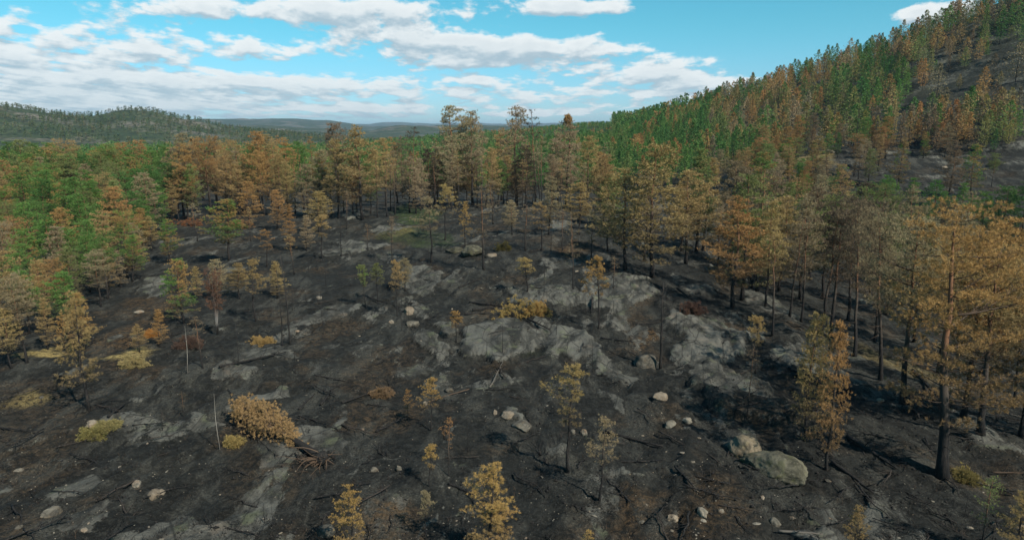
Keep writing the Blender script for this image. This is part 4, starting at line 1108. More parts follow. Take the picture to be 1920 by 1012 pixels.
print('forest individuals', kinds, 'stuff near', len(stuff_pts))

# ------------------------------------------------------------------ far woods: too many to count, one mesh per wood
def far_tree_block(seed, n_spray, size, wid, spruce=False):
    """template crown of unit height as diamonds"""
    gg = np.random.default_rng(seed)
    t = gg.uniform(0, 1, n_spray) ** .9
    zb = .14 + .84 * t
    if spruce: rad = .20 * (1 - t) ** .85 + .012
    else: rad = (.18 + .032 * (seed % 5)) * np.clip(np.sin(np.clip(t * .84 + .2, 0, 1) * np.pi), .02, 1) ** .7
    lay = .75 + .35 * np.cos(t * 2 * np.pi * 6 + gg.uniform(0, 6))
    a = gg.uniform(0, 2 * np.pi, n_spray); lob = 1 + .28 * np.sin(a * 3 + t * 9 + seed)
    rr_ = rad * lob * lay * gg.uniform(.45, 1.08, n_spray)
    P_ = np.stack([np.cos(a) * rr_, np.sin(a) * rr_, zb], 1)
    D_ = np.stack([np.cos(a), np.sin(a), np.full(n_spray, .45)], 1)
    v = sprays(P_, D_, np.full(n_spray, size), wid, 1, .5, gg)
    # trunk as a slim three sided blade
    s_ = .012
    tv = []
    for q in range(3):
        a0, a1 = q * 2.094, (q + 1) * 2.094
        tv += [(math.cos(a0) * s_, math.sin(a0) * s_, -.03), (math.cos(a1) * s_, math.sin(a1) * s_, -.03), (math.cos(a1) * s_ * .3, math.sin(a1) * s_ * .3, .9), (math.cos(a0) * s_ * .3, math.sin(a0) * s_ * .3, .9)]
    return np.concatenate([v, np.array(tv)]), len(tv)
def far_mesh(name, pts, blocks, label, seed=1):
    gg = np.random.default_rng(seed)
    V = []; CO = []
    which = gg.integers(len(blocks), size=len(pts))
    for b, (tv, nt) in enumerate(blocks):
        sel = [p for p, q in zip(pts, which) if q == b]
        if not sel: continue
        A = np.array([(p[0], p[1], p[2], p[3]) for p in sel])
        cc = []
        for p in sel:
            c = p[4]
            c = COL[c] if isinstance(c, str) else c
            al = c[3] if len(c) > 3 else 0
            c3 = np.array(c[:3]) * (1 if al in (0, 1) else 1 - al) + (np.array(GREEN) * al if al not in (0, 1) else 0)
            cc.append(c3 * gg.uniform(.78, 1.2) * np.array([gg.uniform(.9, 1.1), 1, 1]))
        cc = np.array(cc)
        an = gg.uniform(0, 6.28, len(A)); wd = gg.uniform(.8, 1.25, len(A))
        ca_, sa_ = np.cos(an), np.sin(an)
        h = A[:, 3]
        x = (tv[None, :, 0] * ca_[:, None] - tv[None, :, 1] * sa_[:, None]) * (h * wd)[:, None] + A[:, 0:1]
        y = (tv[None, :, 0] * sa_[:, None] + tv[None, :, 1] * ca_[:, None]) * (h * wd)[:, None] + A[:, 1:2]
        z = tv[None, :, 2] * h[:, None] + A[:, 2:3]
        V.append(np.stack([x, y, z], -1).reshape(-1, 3))
        c4 = np.ones((len(A), len(tv), 4)); c4[:, :, :3] = cc[:, None]; c4[:, -nt:, :3] = (.05, .042, .036)
        CO.append(c4.reshape(-1, 4))
    V = np.concatenate(V); CO = np.concatenate(CO)
    me = mesh_np(name, V, np.arange(len(V)).reshape(-1, 4), M_woods, vattr={'crown_colour': CO})
    link(name, me, kind='stuff', label=label)
    print(name, len(pts), len(V) // 4)
mid_blocks = [far_tree_block(s, 780, .042, .019, s % 4 == 3) for s in range(8)]
low_blocks = [far_tree_block(20 + s, 190, .08, .045, s % 3 == 2) for s in range(6)]
tiny_blocks = [far_tree_block(40 + s, 34, .20, .12, s % 2 == 1) for s in range(4)]
cx, cy = candidates(-430, 480, 225, 900, 5.6, 15)
cz = height(cx, cy); px, py, rr = zones(cx, cy, cz)
p1 = fbm(cx, cy, 40, 3, 311); p2 = fbm(cx, cy, 16, 3, 312)
keep = (px > -60) & (px < 1990) & (rr > 255) & (rr < 900) & (py > -70)
dn = np.where(px > 1250, .60 + .45 * sstep(-.3, .2, p1), .95)
bare2 = (px > 1700) & (py > 70 + (1920 - px) * .5) & (py < 225); dn = np.where(bare2, .22, dn)
dn = np.where((px > 1500) & (py > 225) & (py < 300), .38, dn)
keep &= g.uniform(0, 1, len(cx)) < dn
for x, y, z, a, b, r_, q1, q2 in zip(*[v_[keep] for v_ in (cx, cy, cz, px, py, rr, p1, p2)]):
    c = None
    u = g.random()
    if a < 1180: c = ['green', 'deep', 'green', 'olive'][int(g.integers(4))] if u < .93 else 'orange'
    elif a < 1330: c = ['green', 'deep'][int(g.integers(2))] if u < .85 - .4 * q2 else 'orange'
    else:
        f = .52 + q1 * 2.6 + (.12 if b < 150 and a < 1700 else 0)
        c = ['green', 'deep', 'olive', 'third'][int(g.integers(4))] if u < f else ['orange', 'brown', 'ochre', 'tan', 'orange'][int(g.integers(5))]
    h = g.uniform(8, 14) if a < 1250 else g.uniform(4.5, 15)
    if a < 1150:
        h = min(h, max(5, top_height(x, y, z, 246 + g.uniform(-4, 10))))
    stuff_pts.append((x, y, z, h, c))
near_s = [p for p in stuff_pts if math.hypot(p[0], p[1]) < 520]; far_s = [p for p in stuff_pts if math.hypot(p[0], p[1]) >= 520]
hp = [p for p in near_s if p[0] > .22 * p[1]]; vp = [p for p in near_s if p[0] <= .22 * p[1]]
far_mesh('hillside_woods', hp, mid_blocks, 'green and scorched pines covering the upper hillside on the right', 3)
far_mesh('valley_woods', vp, mid_blocks, 'green pines beyond the brown stand, filling the valley floor', 4)
far_mesh('back_woods', far_s, low_blocks, 'small green pines along the far foot of the hill and the valley', 5)
# woods of the long ridge on the left
cx, cy = candidates(-1500, 700, 880, 1850, 10.5, 25)
cz = height(cx, cy); px, py, rr = zones(cx, cy, cz)
q = fbm(cx, cy, 90, 5, 321)
keep = (px > -40) & (px < 1250) & (rr > 900) & (rr < 1750) & (g.uniform(0, 1, len(cx)) < .97 - .80 * sstep(.02, .28, q))
pts = [(x, y, z, g.uniform(5, 8.5), ((.085, .115, .045), (.062, .092, .042), (.125, .12, .062))[int(g.integers(3))]) for x, y, z in zip(cx[keep], cy[keep], cz[keep])]
far_mesh('ridge_woods', pts, tiny_blocks, 'distant pine woods on the long ridge at the left', 6)
# ------------------------------------------------------------------ boulders and stones
def rock_mesh(seed, mat, ax=(1, 1, .7), planes=12, sub=4, rough=.09, name='boulder'):
    import bmesh
    bm = bmesh.new(); bmesh.ops.create_icosphere(bm, subdivisions=sub, radius=1)
    rg = np.random.default_rng(seed)
    N = rg.normal(0, 1, (planes, 3)); N /= np.linalg.norm(N, axis=1)[:, None]; dd = rg.uniform(.62, .95, planes)
    for v in bm.verts:
        n = np.array(v.co); r = 1.0
        dt = N @ n
        for k_ in range(planes):
            if dt[k_] > .15: r = min(r, dd[k_] / dt[k_])
        p = Vector(n * r)
        f = mnoise.fractal(p * 1.6 + Vector((seed * 3.1, 0, 0)), 1.0, 2.0, 4) * rough * 1.6 + mnoise.noise(p * 7 + Vector((0, seed, 0))) * rough * .35
        p = p * (1 + f)
        v.co = (p.x * ax[0], p.y * ax[1], p.z * ax[2])
    me = bpy.data.meshes.new(name); bm.to_mesh(me); bm.free()
    me.polygons.foreach_set('use_smooth', np.ones(len(me.polygons), bool))
    me.materials.append(mat); return me
ROCKM = [rock_mesh(s, M_rock) for s in range(6)]
ROCKG = [rock_mesh(10 + s, M_green_rock, rough=.10, sub=5, planes=7) for s in range(3)]
STONE = [rock_mesh(20 + s, M_stone, sub=3, planes=7, rough=.14) for s in range(6)]
for me_ in STONE: me_.polygons.foreach_set('use_smooth', np.zeros(len(me_.polygons), bool))
BOULD = [  # x, foot y, width px, height px, mesh, label
 (886, 478, 46, 25, 'g', 0, 'large dark boulder with a split face on the plateau left of the tall half-bare pine'),
 (852, 474, 34, 13, 'g', 1, 'flat boulder leaning against the left side of the large dark boulder'),
 (921, 482, 22, 11, 'r', 0, 'small pale boulder at the right foot of the large dark boulder'),
 (1400, 852, 62, 46, 'g', 2, 'rounded lichen-green boulder at the end of the long rock ridge'),
 (1462, 893, 104, 42, 'g', 1, 'biggest lichen-green boulder, long and low, right of the rounded one'),
 (1423, 872, 50, 26, 'g', 0, 'low boulder wedged between the two lichen-green boulders'),
 (1212, 688, 46, 32, 'r', 1, 'boulder with black face by the black twiggy burnt tree'),
 (285, 932, 26, 20, 'r', 2, 'grey angular boulder on black soil in the lower left'),
 (300, 927, 17, 13, 's', 0, 'brown stone touching the grey angular boulder'),
 (254, 911, 25, 13, 's', 1, 'orange-tinted flat stone above left of the grey angular boulder'),
 (92, 968, 34, 22, 'r', 3, 'mossy grey boulder on a light plate in the lower left corner'),
 (33, 884, 18, 8, 's', 2, 'flat grey stone at the left border'),
 (33, 990, 16, 8, 's', 3, 'flat pale stone in the bottom left corner'),
 (171, 798, 30, 12, 's', 1, 'pale stone plate behind the yellow-green fallen shrub'),
 (773, 612, 29, 17, 'r', 4, 'brownish rounded boulder below the broken rock ledge'),
 (766, 588, 26, 18, 'r', 5, 'grey round boulder in the gap of the broken rock ledge'),
 (733, 606, 12, 9, 's', 4, 'pale stone left of the brownish rounded boulder'),
 (842, 735, 19, 12, 'r', 0, 'round brown boulder above the golden pine bough in the centre'),
 (797, 758, 10, 8, 's', 0, 'whitish stone at the foot of the small yellow-green pine'),
 (1075, 812, 14, 11, 's', 5, 'pinkish stone just right of the long black stem'),
 (1095, 815, 15, 15, 's', 0, 'whitish upright stone right of the pinkish one'),
 (952, 781, 30, 12, 'r', 1, 'grey boulder at the upper end of the small ledge in the centre foreground'),
 (978, 803, 40, 18, 'r', 2, 'long tan boulder at the lower end of the small ledge in the centre foreground'),
 (928, 776, 12, 12, 's', 3, 'whitish stone on top of the small ledge in the centre foreground'),
 (700, 884, 17, 11, 's', 4, 'roundish grey stone left of the white block in the lower centre'),
 (747, 882, 15, 13, 's', 2, 'white block-shaped stone in the lower centre'),
 (610, 1004, 34, 26, 'r', 4, 'rough pale block beside the golden young pine at the bottom'),
 (1240, 748, 30, 15, 'r', 3, 'dark low boulder with a rusty top, right of centre'),
 (1258, 800, 24, 14, 'r', 5, 'grey boulder among the scattered stones right of centre'),
 (1290, 792, 22, 14, 's', 5, 'light stone at the left foot of the long rock ridge'),
 (1262, 975, 22, 14, 's', 1, 'pale stone near the bottom edge, right of centre'),
 (1318, 965, 28, 20, 's', 4, 'pinkish weathered stone near the bottom edge beside a small one'),
 (1352, 960, 14, 8, 's', 0, 'small flat stone right of the pinkish weathered stone'),
 (1455, 985, 20, 22, 'r', 3, 'upright brown stone left of the pale slabs at the bottom'),
 (1690, 730, 26, 12, 's', 2, 'white split stone left of the trunk with broken pale limbs'),
 (1652, 752, 18, 8, 's', 3, 'pale flat stone below the tall pine with red upper trunk'),
 (258, 587, 20, 7, 's', 4, 'pale plate-like stone in the left clearing'),
 (598, 560, 14, 8, 's', 5, 'yellowish stone below the flat-crowned pine'),
 (1194, 384, 18, 6, 's', 1, 'pale stone at the foot of the far stand right of centre'),
 (1556, 288, 26, 12, 'r', 0, 'grey boulder on the open patch at the foot of the hillside'),
 (1772, 316, 14, 7, 's', 2, 'small pale boulder on the burnt hillside'),
 (1640, 155, 12, 6, 's', 3, 'whitish rock on the bare shoulder of the hill'),
]
bp = ground_at([(b[0], b[1]) for b in BOULD])
for (px_, py_, wd_, ht_, kd, vr, lab), (x, y) in zip(BOULD, bp):
    z = float(height(x, y)); dep = y * math.cos(PITCH) - (z - CAMZ) * math.sin(PITCH)
    w_ = wd_ / F * dep; h_ = ht_ / F * dep
    me = {'g': ROCKG, 'r': ROCKM, 's': STONE}[kd][vr % {'g': 3, 'r': 6, 's': 6}[kd]]
    w_ *= 1.0 if kd != 's' else .8
    sc = (w_ * .62, w_ * .45, max(h_ * .85, w_ * .22))
    o = link('boulder' if wd_ > 16 else 'stone', me, (x, y + w_ * .25, z + sc[2] * .08), (random.uniform(-.15, .15), random.uniform(-.15, .15), random.uniform(0, 3)), sc)
    o['label'] = lab; o['category'] = 'boulder' if wd_ > 16 else 'stone'
GL = [(500, 800, 'fallen tree crown'), (165, 766, 'lone ochre young pine'), (180, 815, 'yellow-green fallen shrub'), (285, 925, 'grey angular boulder'), (92, 960, 'mossy grey boulder'), (660, 960, 'golden young pine at the bottom'),
      (400, 970, 'large light rock plate at the bottom left'), (915, 970, 'broad golden pine'), (808, 790, 'small yellow-green pine'), (806, 905, 'compact yellow pine ball'), (720, 880, 'white block-shaped stone'), (1066, 870, 'long-stemmed ochre pine'),
      (1123, 930, 'greenish-tipped pine'), (975, 795, 'small ledge in the centre foreground'), (940, 650, 'largest rock slab'), (978, 590, 'golden bush'), (1160, 560, 'pale rock dome'), (1212, 680, 'black-faced boulder'),
      (1330, 640, 'pale rock shelf'), (1380, 740, 'long rock ridge'), (1400, 850, 'rounded lichen-green boulder'), (1462, 890, 'biggest lichen-green boulder'), (1550, 880, 'orange narrow pine'), (1640, 850, 'shaded slope logs'),
      (1768, 892, 'biggest near pine'), (1692, 757, 'broken-limbed pine'), (1602, 668, 'left leaning pine'), (1540, 970, 'pale slabs at the bottom'), (1680, 980, 'bottom brown sapling'), (1840, 960, 'thin olive pine'),
      (1890, 800, 'pale logs at the right border'), (408, 625, 'birch'), (488, 645, 'low orange shrub'), (535, 600, 'tall burnt poles'), (450, 700, 'long charred log'), (620, 740, 'thin charred log pointing away'), (640, 600, 'pale streaked rock'),
      (700, 570, 'two small umbrella pines'), (800, 580, 'broken rock ledge'), (886, 475, 'large dark boulder'), (740, 440, 'green grass patch'), (1070, 480, 'brown needle patch'), (1010, 550, 'centre rock plateau'), (605, 482, 'flat-crowned pine'),
      (1150, 720, 'tail of the largest slab'), (1250, 800, 'rubble strip'), (1318, 960, 'pinkish weathered stone'), (1180, 890, 'slim bright stone plate'), (245, 690, 'straw-coloured shrub'), (40, 800, 'thin branch at the left border'), (640, 860, 'bare roots of the fallen tree'),
      (850, 710, 'round brown boulder'), (550, 950, 'bottom left of centre soil')]
def near_what(px, py): return min(GL, key=lambda q: (q[0] - px) ** 2 + ((q[1] - py) * 1.6) ** 2)[2]
def in_clear(n, seed, pxr=(0, 1920), pyr=(480, 1040)):
    gg = np.random.default_rng(seed)
    a = np.stack([gg.uniform(*pxr, n), pyr[0] + (pyr[1] - pyr[0]) * gg.uniform(0, 1, n) ** .8], 1)
    return ground_at(a), a
areas = [((0, 640), (690, 1030), 30, 'loose pale stone on the black soil of the left foreground', 'loose stones of the left foreground'),
         ((640, 1180), (680, 1030), 34, 'loose pale stone on the black soil of the centre foreground', 'loose stones of the centre foreground'),
         ((1180, 1340), (740, 1030), 52, 'loose stone of the rubble strip left of the lichen-green boulders', 'loose stones of the rubble strip'),
         ((1340, 1920), (880, 1030), 26, 'loose stone on the lower right slope', 'loose stones of the lower right slope'),
         ((420, 1250), (480, 680), 34, 'loose stone lying on the middle of the clearing', 'loose stones of the middle clearing')]
for k_, (xr, yr, n, lab, grp) in enumerate(areas):
    P_, A_ = in_clear(n, 500 + k_, xr, yr)
    for (x, y), (ax__, ay__) in zip(P_, A_):
        s = random.choice([.04, .04, .05, .05, .06, .08, .10, .15]) * random.uniform(.7, 1.2) * (1.5 if yr[0] == 480 else 1)
        o = link('stone', STONE[random.randrange(6)], (x, y, float(height(x, y)) + s * .05), (random.uniform(-.4, .4), random.uniform(-.4, .4), random.uniform(0, 6)),
                 (s * random.uniform(.9, 1.9), s, s * random.uniform(.4, .75)))
        o['label'] = ('flat ' if s < .07 else 'chunky ') + 'loose stone near the ' + near_what(ax__, ay__); o['category'] = 'stone'; o['group'] = 'loose stones near the ' + near_what(ax__, ay__)

# gravel and chips: far too many to count
def chips(name, n, lo, hi, mat, label, seed, pyr=(500, 1058), pxr=(-40, 1960), zones_=None):
    gg = np.random.default_rng(seed)
    cl = gg.uniform(0, 1, n)
    a = np.stack([gg.uniform(*pxr, n), pyr[0] + (pyr[1] - pyr[0]) * gg.uniform(0, 1, n)], 1)
    G = ground_at(a)
    f = fbm(G[:, 0], G[:, 1], 5, 4, 401)
    G = G[gg.uniform(0, 1, n) < sstep(-.25, .35, f)]
    n = len(G); z = height(G[:, 0], G[:, 1])
    s = lo + (hi - lo) * gg.uniform(0, 1, n) ** 3
    base = np.array([[1, 0, 0], [0, 1, 0], [-1, 0, 0], [0, -1, 0], [0, 0, .9], [0, 0, -.5]], float)
    tri = np.array([[0, 1, 4], [1, 2, 4], [2, 3, 4], [3, 0, 4], [1, 0, 5], [2, 1, 5], [3, 2, 5], [0, 3, 5]])
    V = base[None] * (s[:, None, None] * gg.uniform(.5, 1.3, (n, 6, 1)))
    an = gg.uniform(0, 6.28, n); c_, s_ = np.cos(an)[:, None], np.sin(an)[:, None]
    V = np.stack([V[:, :, 0] * c_ - V[:, :, 1] * s_ * .7 + G[:, 0:1], V[:, :, 0] * s_ + V[:, :, 1] * c_ * .7 + G[:, 1:2], V[:, :, 2] * .7 + z[:, None] + s[:, None] * .1], -1)
    Fc = (tri[None] + (np.arange(n) * 6)[:, None, None]).reshape(-1, 3)
    link(name, mesh_np(name, V.reshape(-1, 3), Fc, mat), kind='stuff', label=label)
chips('rock_chips', 8500, .012, .065, M_chip, 'small pale rock chips strewn over the burnt soil', 61)
chips('charred_debris', 9000, .03, .16, M_char, 'charred crumbs and clods of burnt peat on the soil', 62)
# burnt heather and twig stubs
def stubs(name, n, mat, hlo, hhi, label, seed, rad=.006, cl=5, pyr=(470, 1058)):
    gg = np.random.default_rng(seed)
    a = np.stack([gg.uniform(-30, 1950, n), pyr[0] + (pyr[1] - pyr[0]) * gg.uniform(0, 1, n)], 1)
    G = ground_at(a)
    f = fbm(G[:, 0], G[:, 1], 4, 4, seed)
    G = G[gg.uniform(0, 1, n) < sstep(-.05, .40, f)]
    G = np.repeat(G, cl, 0) + gg.normal(0, .16, (len(G) * cl, 2)); n = len(G)
    z = height(G[:, 0], G[:, 1]) - .02
    b = np.column_stack([G, z]); d = np.column_stack([gg.normal(0, .4, (n, 2)), np.ones(n)]); hh = gg.uniform(hlo, hhi, n)
    tip = b + d * hh[:, None]; mid_ = b + d * (hh * .55)[:, None] + gg.normal(0, .03, (n, 3))
    V = []
    for q in range(3):
        o_ = np.array([math.cos(q * 2.094), math.sin(q * 2.094), 0]) * rad
        V += [b + o_ * 1.3, mid_ + o_]
    V.append(tip); V = np.stack(V, 1)     # b0 m0 b1 m1 b2 m2 tip
    tri = []
    for q in range(3):
        r_ = (q + 1) % 3
        tri += [[2 * q, 2 * r_, 2 * r_ + 1], [2 * q, 2 * r_ + 1, 2 * q + 1], [2 * q + 1, 2 * r_ + 1, 6]]
    Fc = (np.array(tri)[None] + (np.arange(n) * 7)[:, None, None]).reshape(-1, 3)
    link(name, mesh_np(name, V.reshape(-1, 3), Fc, mat), kind='stuff', label=label)
stubs('burnt_heather', 2600, M_char, .12, .45, 'thin black stems of burnt heather and saplings standing in the soil', 71, .007, 6)
stubs('dry_twigs', 700, M_root, .08, .30, 'rust-brown dry twigs and dead fern stalks', 72, .006, 5)

# ------------------------------------------------------------------ low bushes
def bush_mesh(seed, ax, n, tl, tw, K=9):
    gg = np.random.default_rng(seed)
    stems = Tubes(); P = []; D = []
    for i in range(n):
        th = gg.uniform(0, 2 * np.pi); el_ = np.arcsin(gg.uniform(.02, 1))
        r = gg.uniform(.62, 1.02) * (1 + .22 * math.sin(3 * th + seed) + .15 * math.sin(7 * th))
        p = np.array([math.cos(th) * math.cos(el_) * ax[0], math.sin(th) * math.cos(el_) * ax[1], math.sin(el_) * ax[2]]) * r
        p[2] = max(p[2], .08)
        nn = p / (np.linalg.norm(p) + 1e-6)
        if i % 3 == 0:
            b0 = np.array([p[0] * .25, p[1] * .25, .02]); stems.add(np.array([b0, (b0 + p) / 2 + [0, 0, .08], p]), [.025, .014, .005], 4)
        for q in range(5):
            P.append(p + gg.normal(0, tl * .55, 3) * [1, 1, .7]); D.append(nn * .7 + [0, 0, .5])
    P = np.array(P); P[:, 2] = np.maximum(P[:, 2], .04)
    v = sprays(P, np.array(D), np.full(len(P), tl * .85), tw * .42, K * 2 + 4, .65, gg)
    return stems.mesh('stems', M_twig), mesh_np('foliage', v, np.arange(len(v)).reshape(-1, 4), M_leaf, vattr={'tone': np.full(len(v), .8)})
SH = [  # x, foot y, half width px, height px, depth m, colour, angle, label
 (978, 600, 54, 38, 1.5, (.33, .235, .085, 0), 0, 'wide golden-yellow pine bush lying behind the largest rock slab'),
 (1010, 592, 24, 26, .9, (.35, .215, .075, 0), 0, 'orange-tipped right end bush touching the wide golden one'),
 (172, 822, 24, 20, .8, (.20, .175, .065, 0), .2, 'small yellow-green fallen shrub in the left foreground'),
 (200, 806, 20, 12, .6, (.22, .19, .08, 0), .2, 'dull brown end twigs behind the yellow-green fallen shrub'),
 (488, 648, 22, 15, .7, (.32, .215, .085, 0), 0, 'low orange shrub under the thin burnt poles left of centre'),
 (435, 838, 14, 18, .4, (.28, .21, .08, 0), 0, 'small ochre tuft at the left of the fallen tree crown'),
 (245, 690, 26, 22, .7, (.30, .24, .11, 0), 0, 'straw-coloured low shrub on the pale grass at the left'),
 (283, 632, 12, 12, .5, (.36, .17, .05, 0), 0, 'tiny orange shrub on the brown soil of the left clearing'),
 (352, 655, 26, 24, .8, (.10, .065, .05, 0), 0, 'dark brown scorched shrub left of the birch foot'),
 (945, 470, 14, 16, .6, (.09, .08, .03, 0), 0, 'dark olive shrub right of the small pale boulder on the plateau'),
 (715, 745, 18, 14, .6, (.18, .12, .07, 0), 0, 'dull brown low shrub at the middle left of the foreground'),
 (1300, 590, 22, 24, .8, (.11, .065, .05, 0), 0, 'reddish-brown bare shrub above the pale rock shelf'),
 (1870, 310, 16, 9, 1.2, (.12, .13, .05, 0), 0, 'olive shrub on the burnt ground near the right border'),
 (450, 430, 26, 20, 1.2, (.24, .13, .06, 0), 0, 'rusty low shrub on the far left side of the clearing'),
 (350, 424, 30, 14, 1.4, (.22, .10, .05, 0), 0, 'rust-brown undergrowth below the light rock plate'),
 (1820, 905, 20, 16, .8, (.20, .16, .06, 0), 0, 'ochre shrub at the foot right of the biggest near pine'),
]
sp_ = ground_at([(s[0], s[1]) for s in SH])
for i, ((px_, py_, hw, ht_, dm, c, an_, lab), (x, y)) in enumerate(zip(SH, sp_)):
    z = float(height(x, y)); dep = y * math.cos(PITCH) - (z - CAMZ) * math.sin(PITCH)
    a_ = hw / F * dep; h_ = ht_ / F * dep
    st_, fo = bush_mesh(800 + i, (a_, dm, max(.3, h_ * .9)), int(40 + 90 * min(1.5, a_)), .17, .035)
    r_ = link('shrub', None, (x, y + dm * .5, z - .03), (0, 0, an_)); r_['label'] = lab; r_['category'] = 'shrub'
    link('stems', st_, parent=r_); f_ = link('foliage', fo, parent=r_); f_.color = c

# ------------------------------------------------------------------ logs
LOGS = [(1135, 812, 1238, 840, .11, 'c', 'long black log right of the tan pine with a greenish tip'),
 (842, 908, 886, 928, .08, 'c', 'short black log near the nearly bare reddish pine'),
 (880, 568, 948, 574, .12, 'c', 'upper one of the black logs left of the golden bush'),
 (886, 584, 934, 580, .11, 'c', 'middle one of the black logs left of the golden bush'),
 (872, 592, 925, 590, .09, 'c', 'lowest one of the black logs left of the golden bush'),
 (990, 602, 1032, 622, .10, 'c', 'black log poking out under the golden bush onto the slab'),
 (600, 762, 632, 722, .07, 'c', 'thin charred log pointing away, right of the fallen tree crown'),
 (560, 768, 594, 740, .06, 'c', 'thin charred log behind the fallen tree crown'),
 (203, 786, 232, 764, .09, 'c', 'charred branchy log behind the small fallen shrub'),
 (412, 692, 540, 664, .09, 'c', 'long charred log across the rock left of centre'),
 (-5, 802, 64, 812, .06, 'c', 'thin charred branch at the left border'),
 (590, 704, 646, 716, .06, 'c', 'thin charred log above the broken twigs left of centre'),
 (640, 758, 712, 733, .07, 'c', 'straight charred pole lying left of the rust-red pine'),
 (1128, 636, 1186, 641, .07, 'c', 'charred log pointing at the brown needle patch'),
 (1700, 742, 1724, 790, .14, 'c', 'burnt slab of wood right of the trunk with broken limbs'),
 (1712, 700, 1748, 742, .16, 'c', 'thick burnt log lying on the slope behind the broken-limbed pine'),
 (1830, 772, 1862, 786, .07, 'p', 'pale stripped log right of the wide ochre pine foot'),
 (1893, 778, 1925, 785, .07, 'p', 'pale stripped log at the right border'),
 (1858, 890, 1925, 892, .05, 'r', 'reddish thin log at the lower right border'),
 (1458, 1000, 1542, 1003, .06, 'p', 'pale grey log between the slabs at the bottom edge'),
 (918, 728, 944, 684, .05, 'p', 'grey pole leaning over the small plates in the centre'),
 (1800, 652, 1862, 656, .06, 'p', 'pale broken limb under the big crowns at the right'),
 (1505, 760, 1560, 800, .12, 'c', 'black log in the shade behind the orange narrow pine'),
 (1590, 820, 1680, 880, .12, 'c', 'long black log on the shaded slope left of the biggest near pine'),
 (1560, 870, 1640, 930, .10, 'c', 'black log lower on the shaded slope'),
 (1480, 690, 1540, 722, .10, 'c', 'black log above the ochre narrow pine foot'),
 (1110, 560, 1108, 588, .08, 'c', 'charred stub log on the centre plateau'),
 (860, 540, 905, 522, .08, 'c', 'charred log below the tall half-bare pine'),
 (690, 560, 745, 578, .08, 'c', 'charred log at the small umbrella pines'),
 (1230, 690, 1170, 655, .05, 'c', 'charred pole lying toward the largest slab right side'),
 (1270, 545, 1330, 590, .12, 'c', 'charred log between the pale dome and the wide layered pine'),
 (1890, 640, 1840, 700, .12, 'c', 'charred log at the right border under the crowns'),
 (880, 735, 800, 760, .04, 'r', 'thin rusty branch lying in the middle of the foreground'),
 (1265, 880, 1300, 920, .06, 'c', 'charred branch among the rubble right of centre'),
 (520, 860, 470, 812, .03, 'c', 'thin dark branch beside the fallen tree crown')]
lp = ground_at([(l[0], l[1]) for l in LOGS] + [(l[2], l[3]) for l in LOGS])
for i, l in enumerate(LOGS):
    gg = np.random.default_rng(900 + i)
    a = lp[i]; b = lp[i + len(LOGS)]; r = l[4]
    n = 9; t_ = np.linspace(0, 1, n)
    xy = a[None] * (1 - t_[:, None]) + b[None] * t_[:, None] + np.cumsum(gg.normal(0, .03, (n, 2)), 0)
    zz = height(xy[:, 0], xy[:, 1]); ends = zz[0] * (1 - t_) + zz[-1] * t_
    up_ = max(0, (zz - ends).max()) ; zl = ends + r * .6 + up_ * .8
    T = Tubes(); o0 = np.array([xy[0, 0], xy[0, 1], zz[0]])
    pts = np.column_stack([xy, zl]) - o0
    T.add(pts, r * (1 - .5 * t_), 8)
    L_ = np.linalg.norm(b - a)
    for q in range(int(3 + L_ * .8)):
        f = gg.uniform(.25, .98); p = np.array([np.interp(f, t_, pts[:, c]) for c in range(3)])
        d = gg.normal(0, 1, 3); d[2] = abs(d[2]) * .8 + .1; d = d / np.linalg.norm(d) + np.append((b - a) / L_ * .5, 0)
        ln = gg.uniform(.25, .9) * min(1, r * 12)
        T.add(np.array([p, p + d * ln * .5 + gg.normal(0, .03, 3), p + d * ln]), [r * .30, r * .18, .004], 4)
    o = link('fallen_log', T.mesh('fallen_log', {'c': M_char, 'p': M_pale, 'r': M_root}[l[5]]), tuple(o0))
    o['label'] = l[6]; o['category'] = 'log'

BRM = []
for q in range(7):
    gg = np.random.default_rng(1200 + q); n = 7; t_ = np.linspace(0, 1, n); L_ = 1.0
    pts = np.column_stack([t_ - .5, np.cumsum(gg.normal(0, .035, n)), .03 + np.abs(np.cumsum(gg.normal(0, .02, n)))])
    T = Tubes(); T.add(pts, .022 * (1 - .6 * t_), 5)
    for k_ in range(7):
        f = gg.uniform(.2, .95); p = np.array([np.interp(f, t_, pts[:, c]) for c in range(3)])
        d = np.array([gg.uniform(.1, .9), gg.choice([-1, 1]) * gg.uniform(.4, 1), gg.uniform(-.05, .5)]); ln = gg.uniform(.12, .38)
        T.add(np.array([p, p + d * ln * .5 + gg.normal(0, .02, 3), p + d * ln]), [.010, .006, .002], 3)
    BRM.append(T.mesh('fallen_branch', M_char if q < 5 else M_twig))
for (xr, yr, n, lab, grp) in [((0, 640), (600, 1030), 44, 'thin charred branch lying on the soil of the left foreground', 'fallen branches of the left foreground'),
                             ((640, 1290), (600, 1030), 60, 'thin charred branch lying on the soil of the centre foreground', 'fallen branches of the centre foreground'),
                             ((1290, 1920), (640, 1030), 70, 'thin charred branch lying on the right slope', 'fallen branches of the right slope'),
                             ((420, 1290), (430, 600), 40, 'thin charred branch lying on the back part of the clearing', 'fallen branches of the back clearing')]:
    P_, A_ = in_clear(n, 1300 + n, xr, yr)
    for (x, y), (ax__, ay__) in zip(P_, A_):
        sc = random.uniform(.9, 3.0)
        o = link('fallen_branch', BRM[random.randrange(7)], (x, y, float(height(x, y)) + .02), (random.uniform(-.08, .08), random.uniform(-.08, .08), random.uniform(0, 6.28)), (sc, sc, sc * .8))
        o['label'] = ('short' if sc < 1.9 else 'long') + ' charred branch lying near the ' + near_what(ax__, ay__); o['category'] = 'branch'; o['group'] = 'charred branches near the ' + near_what(ax__, ay__)
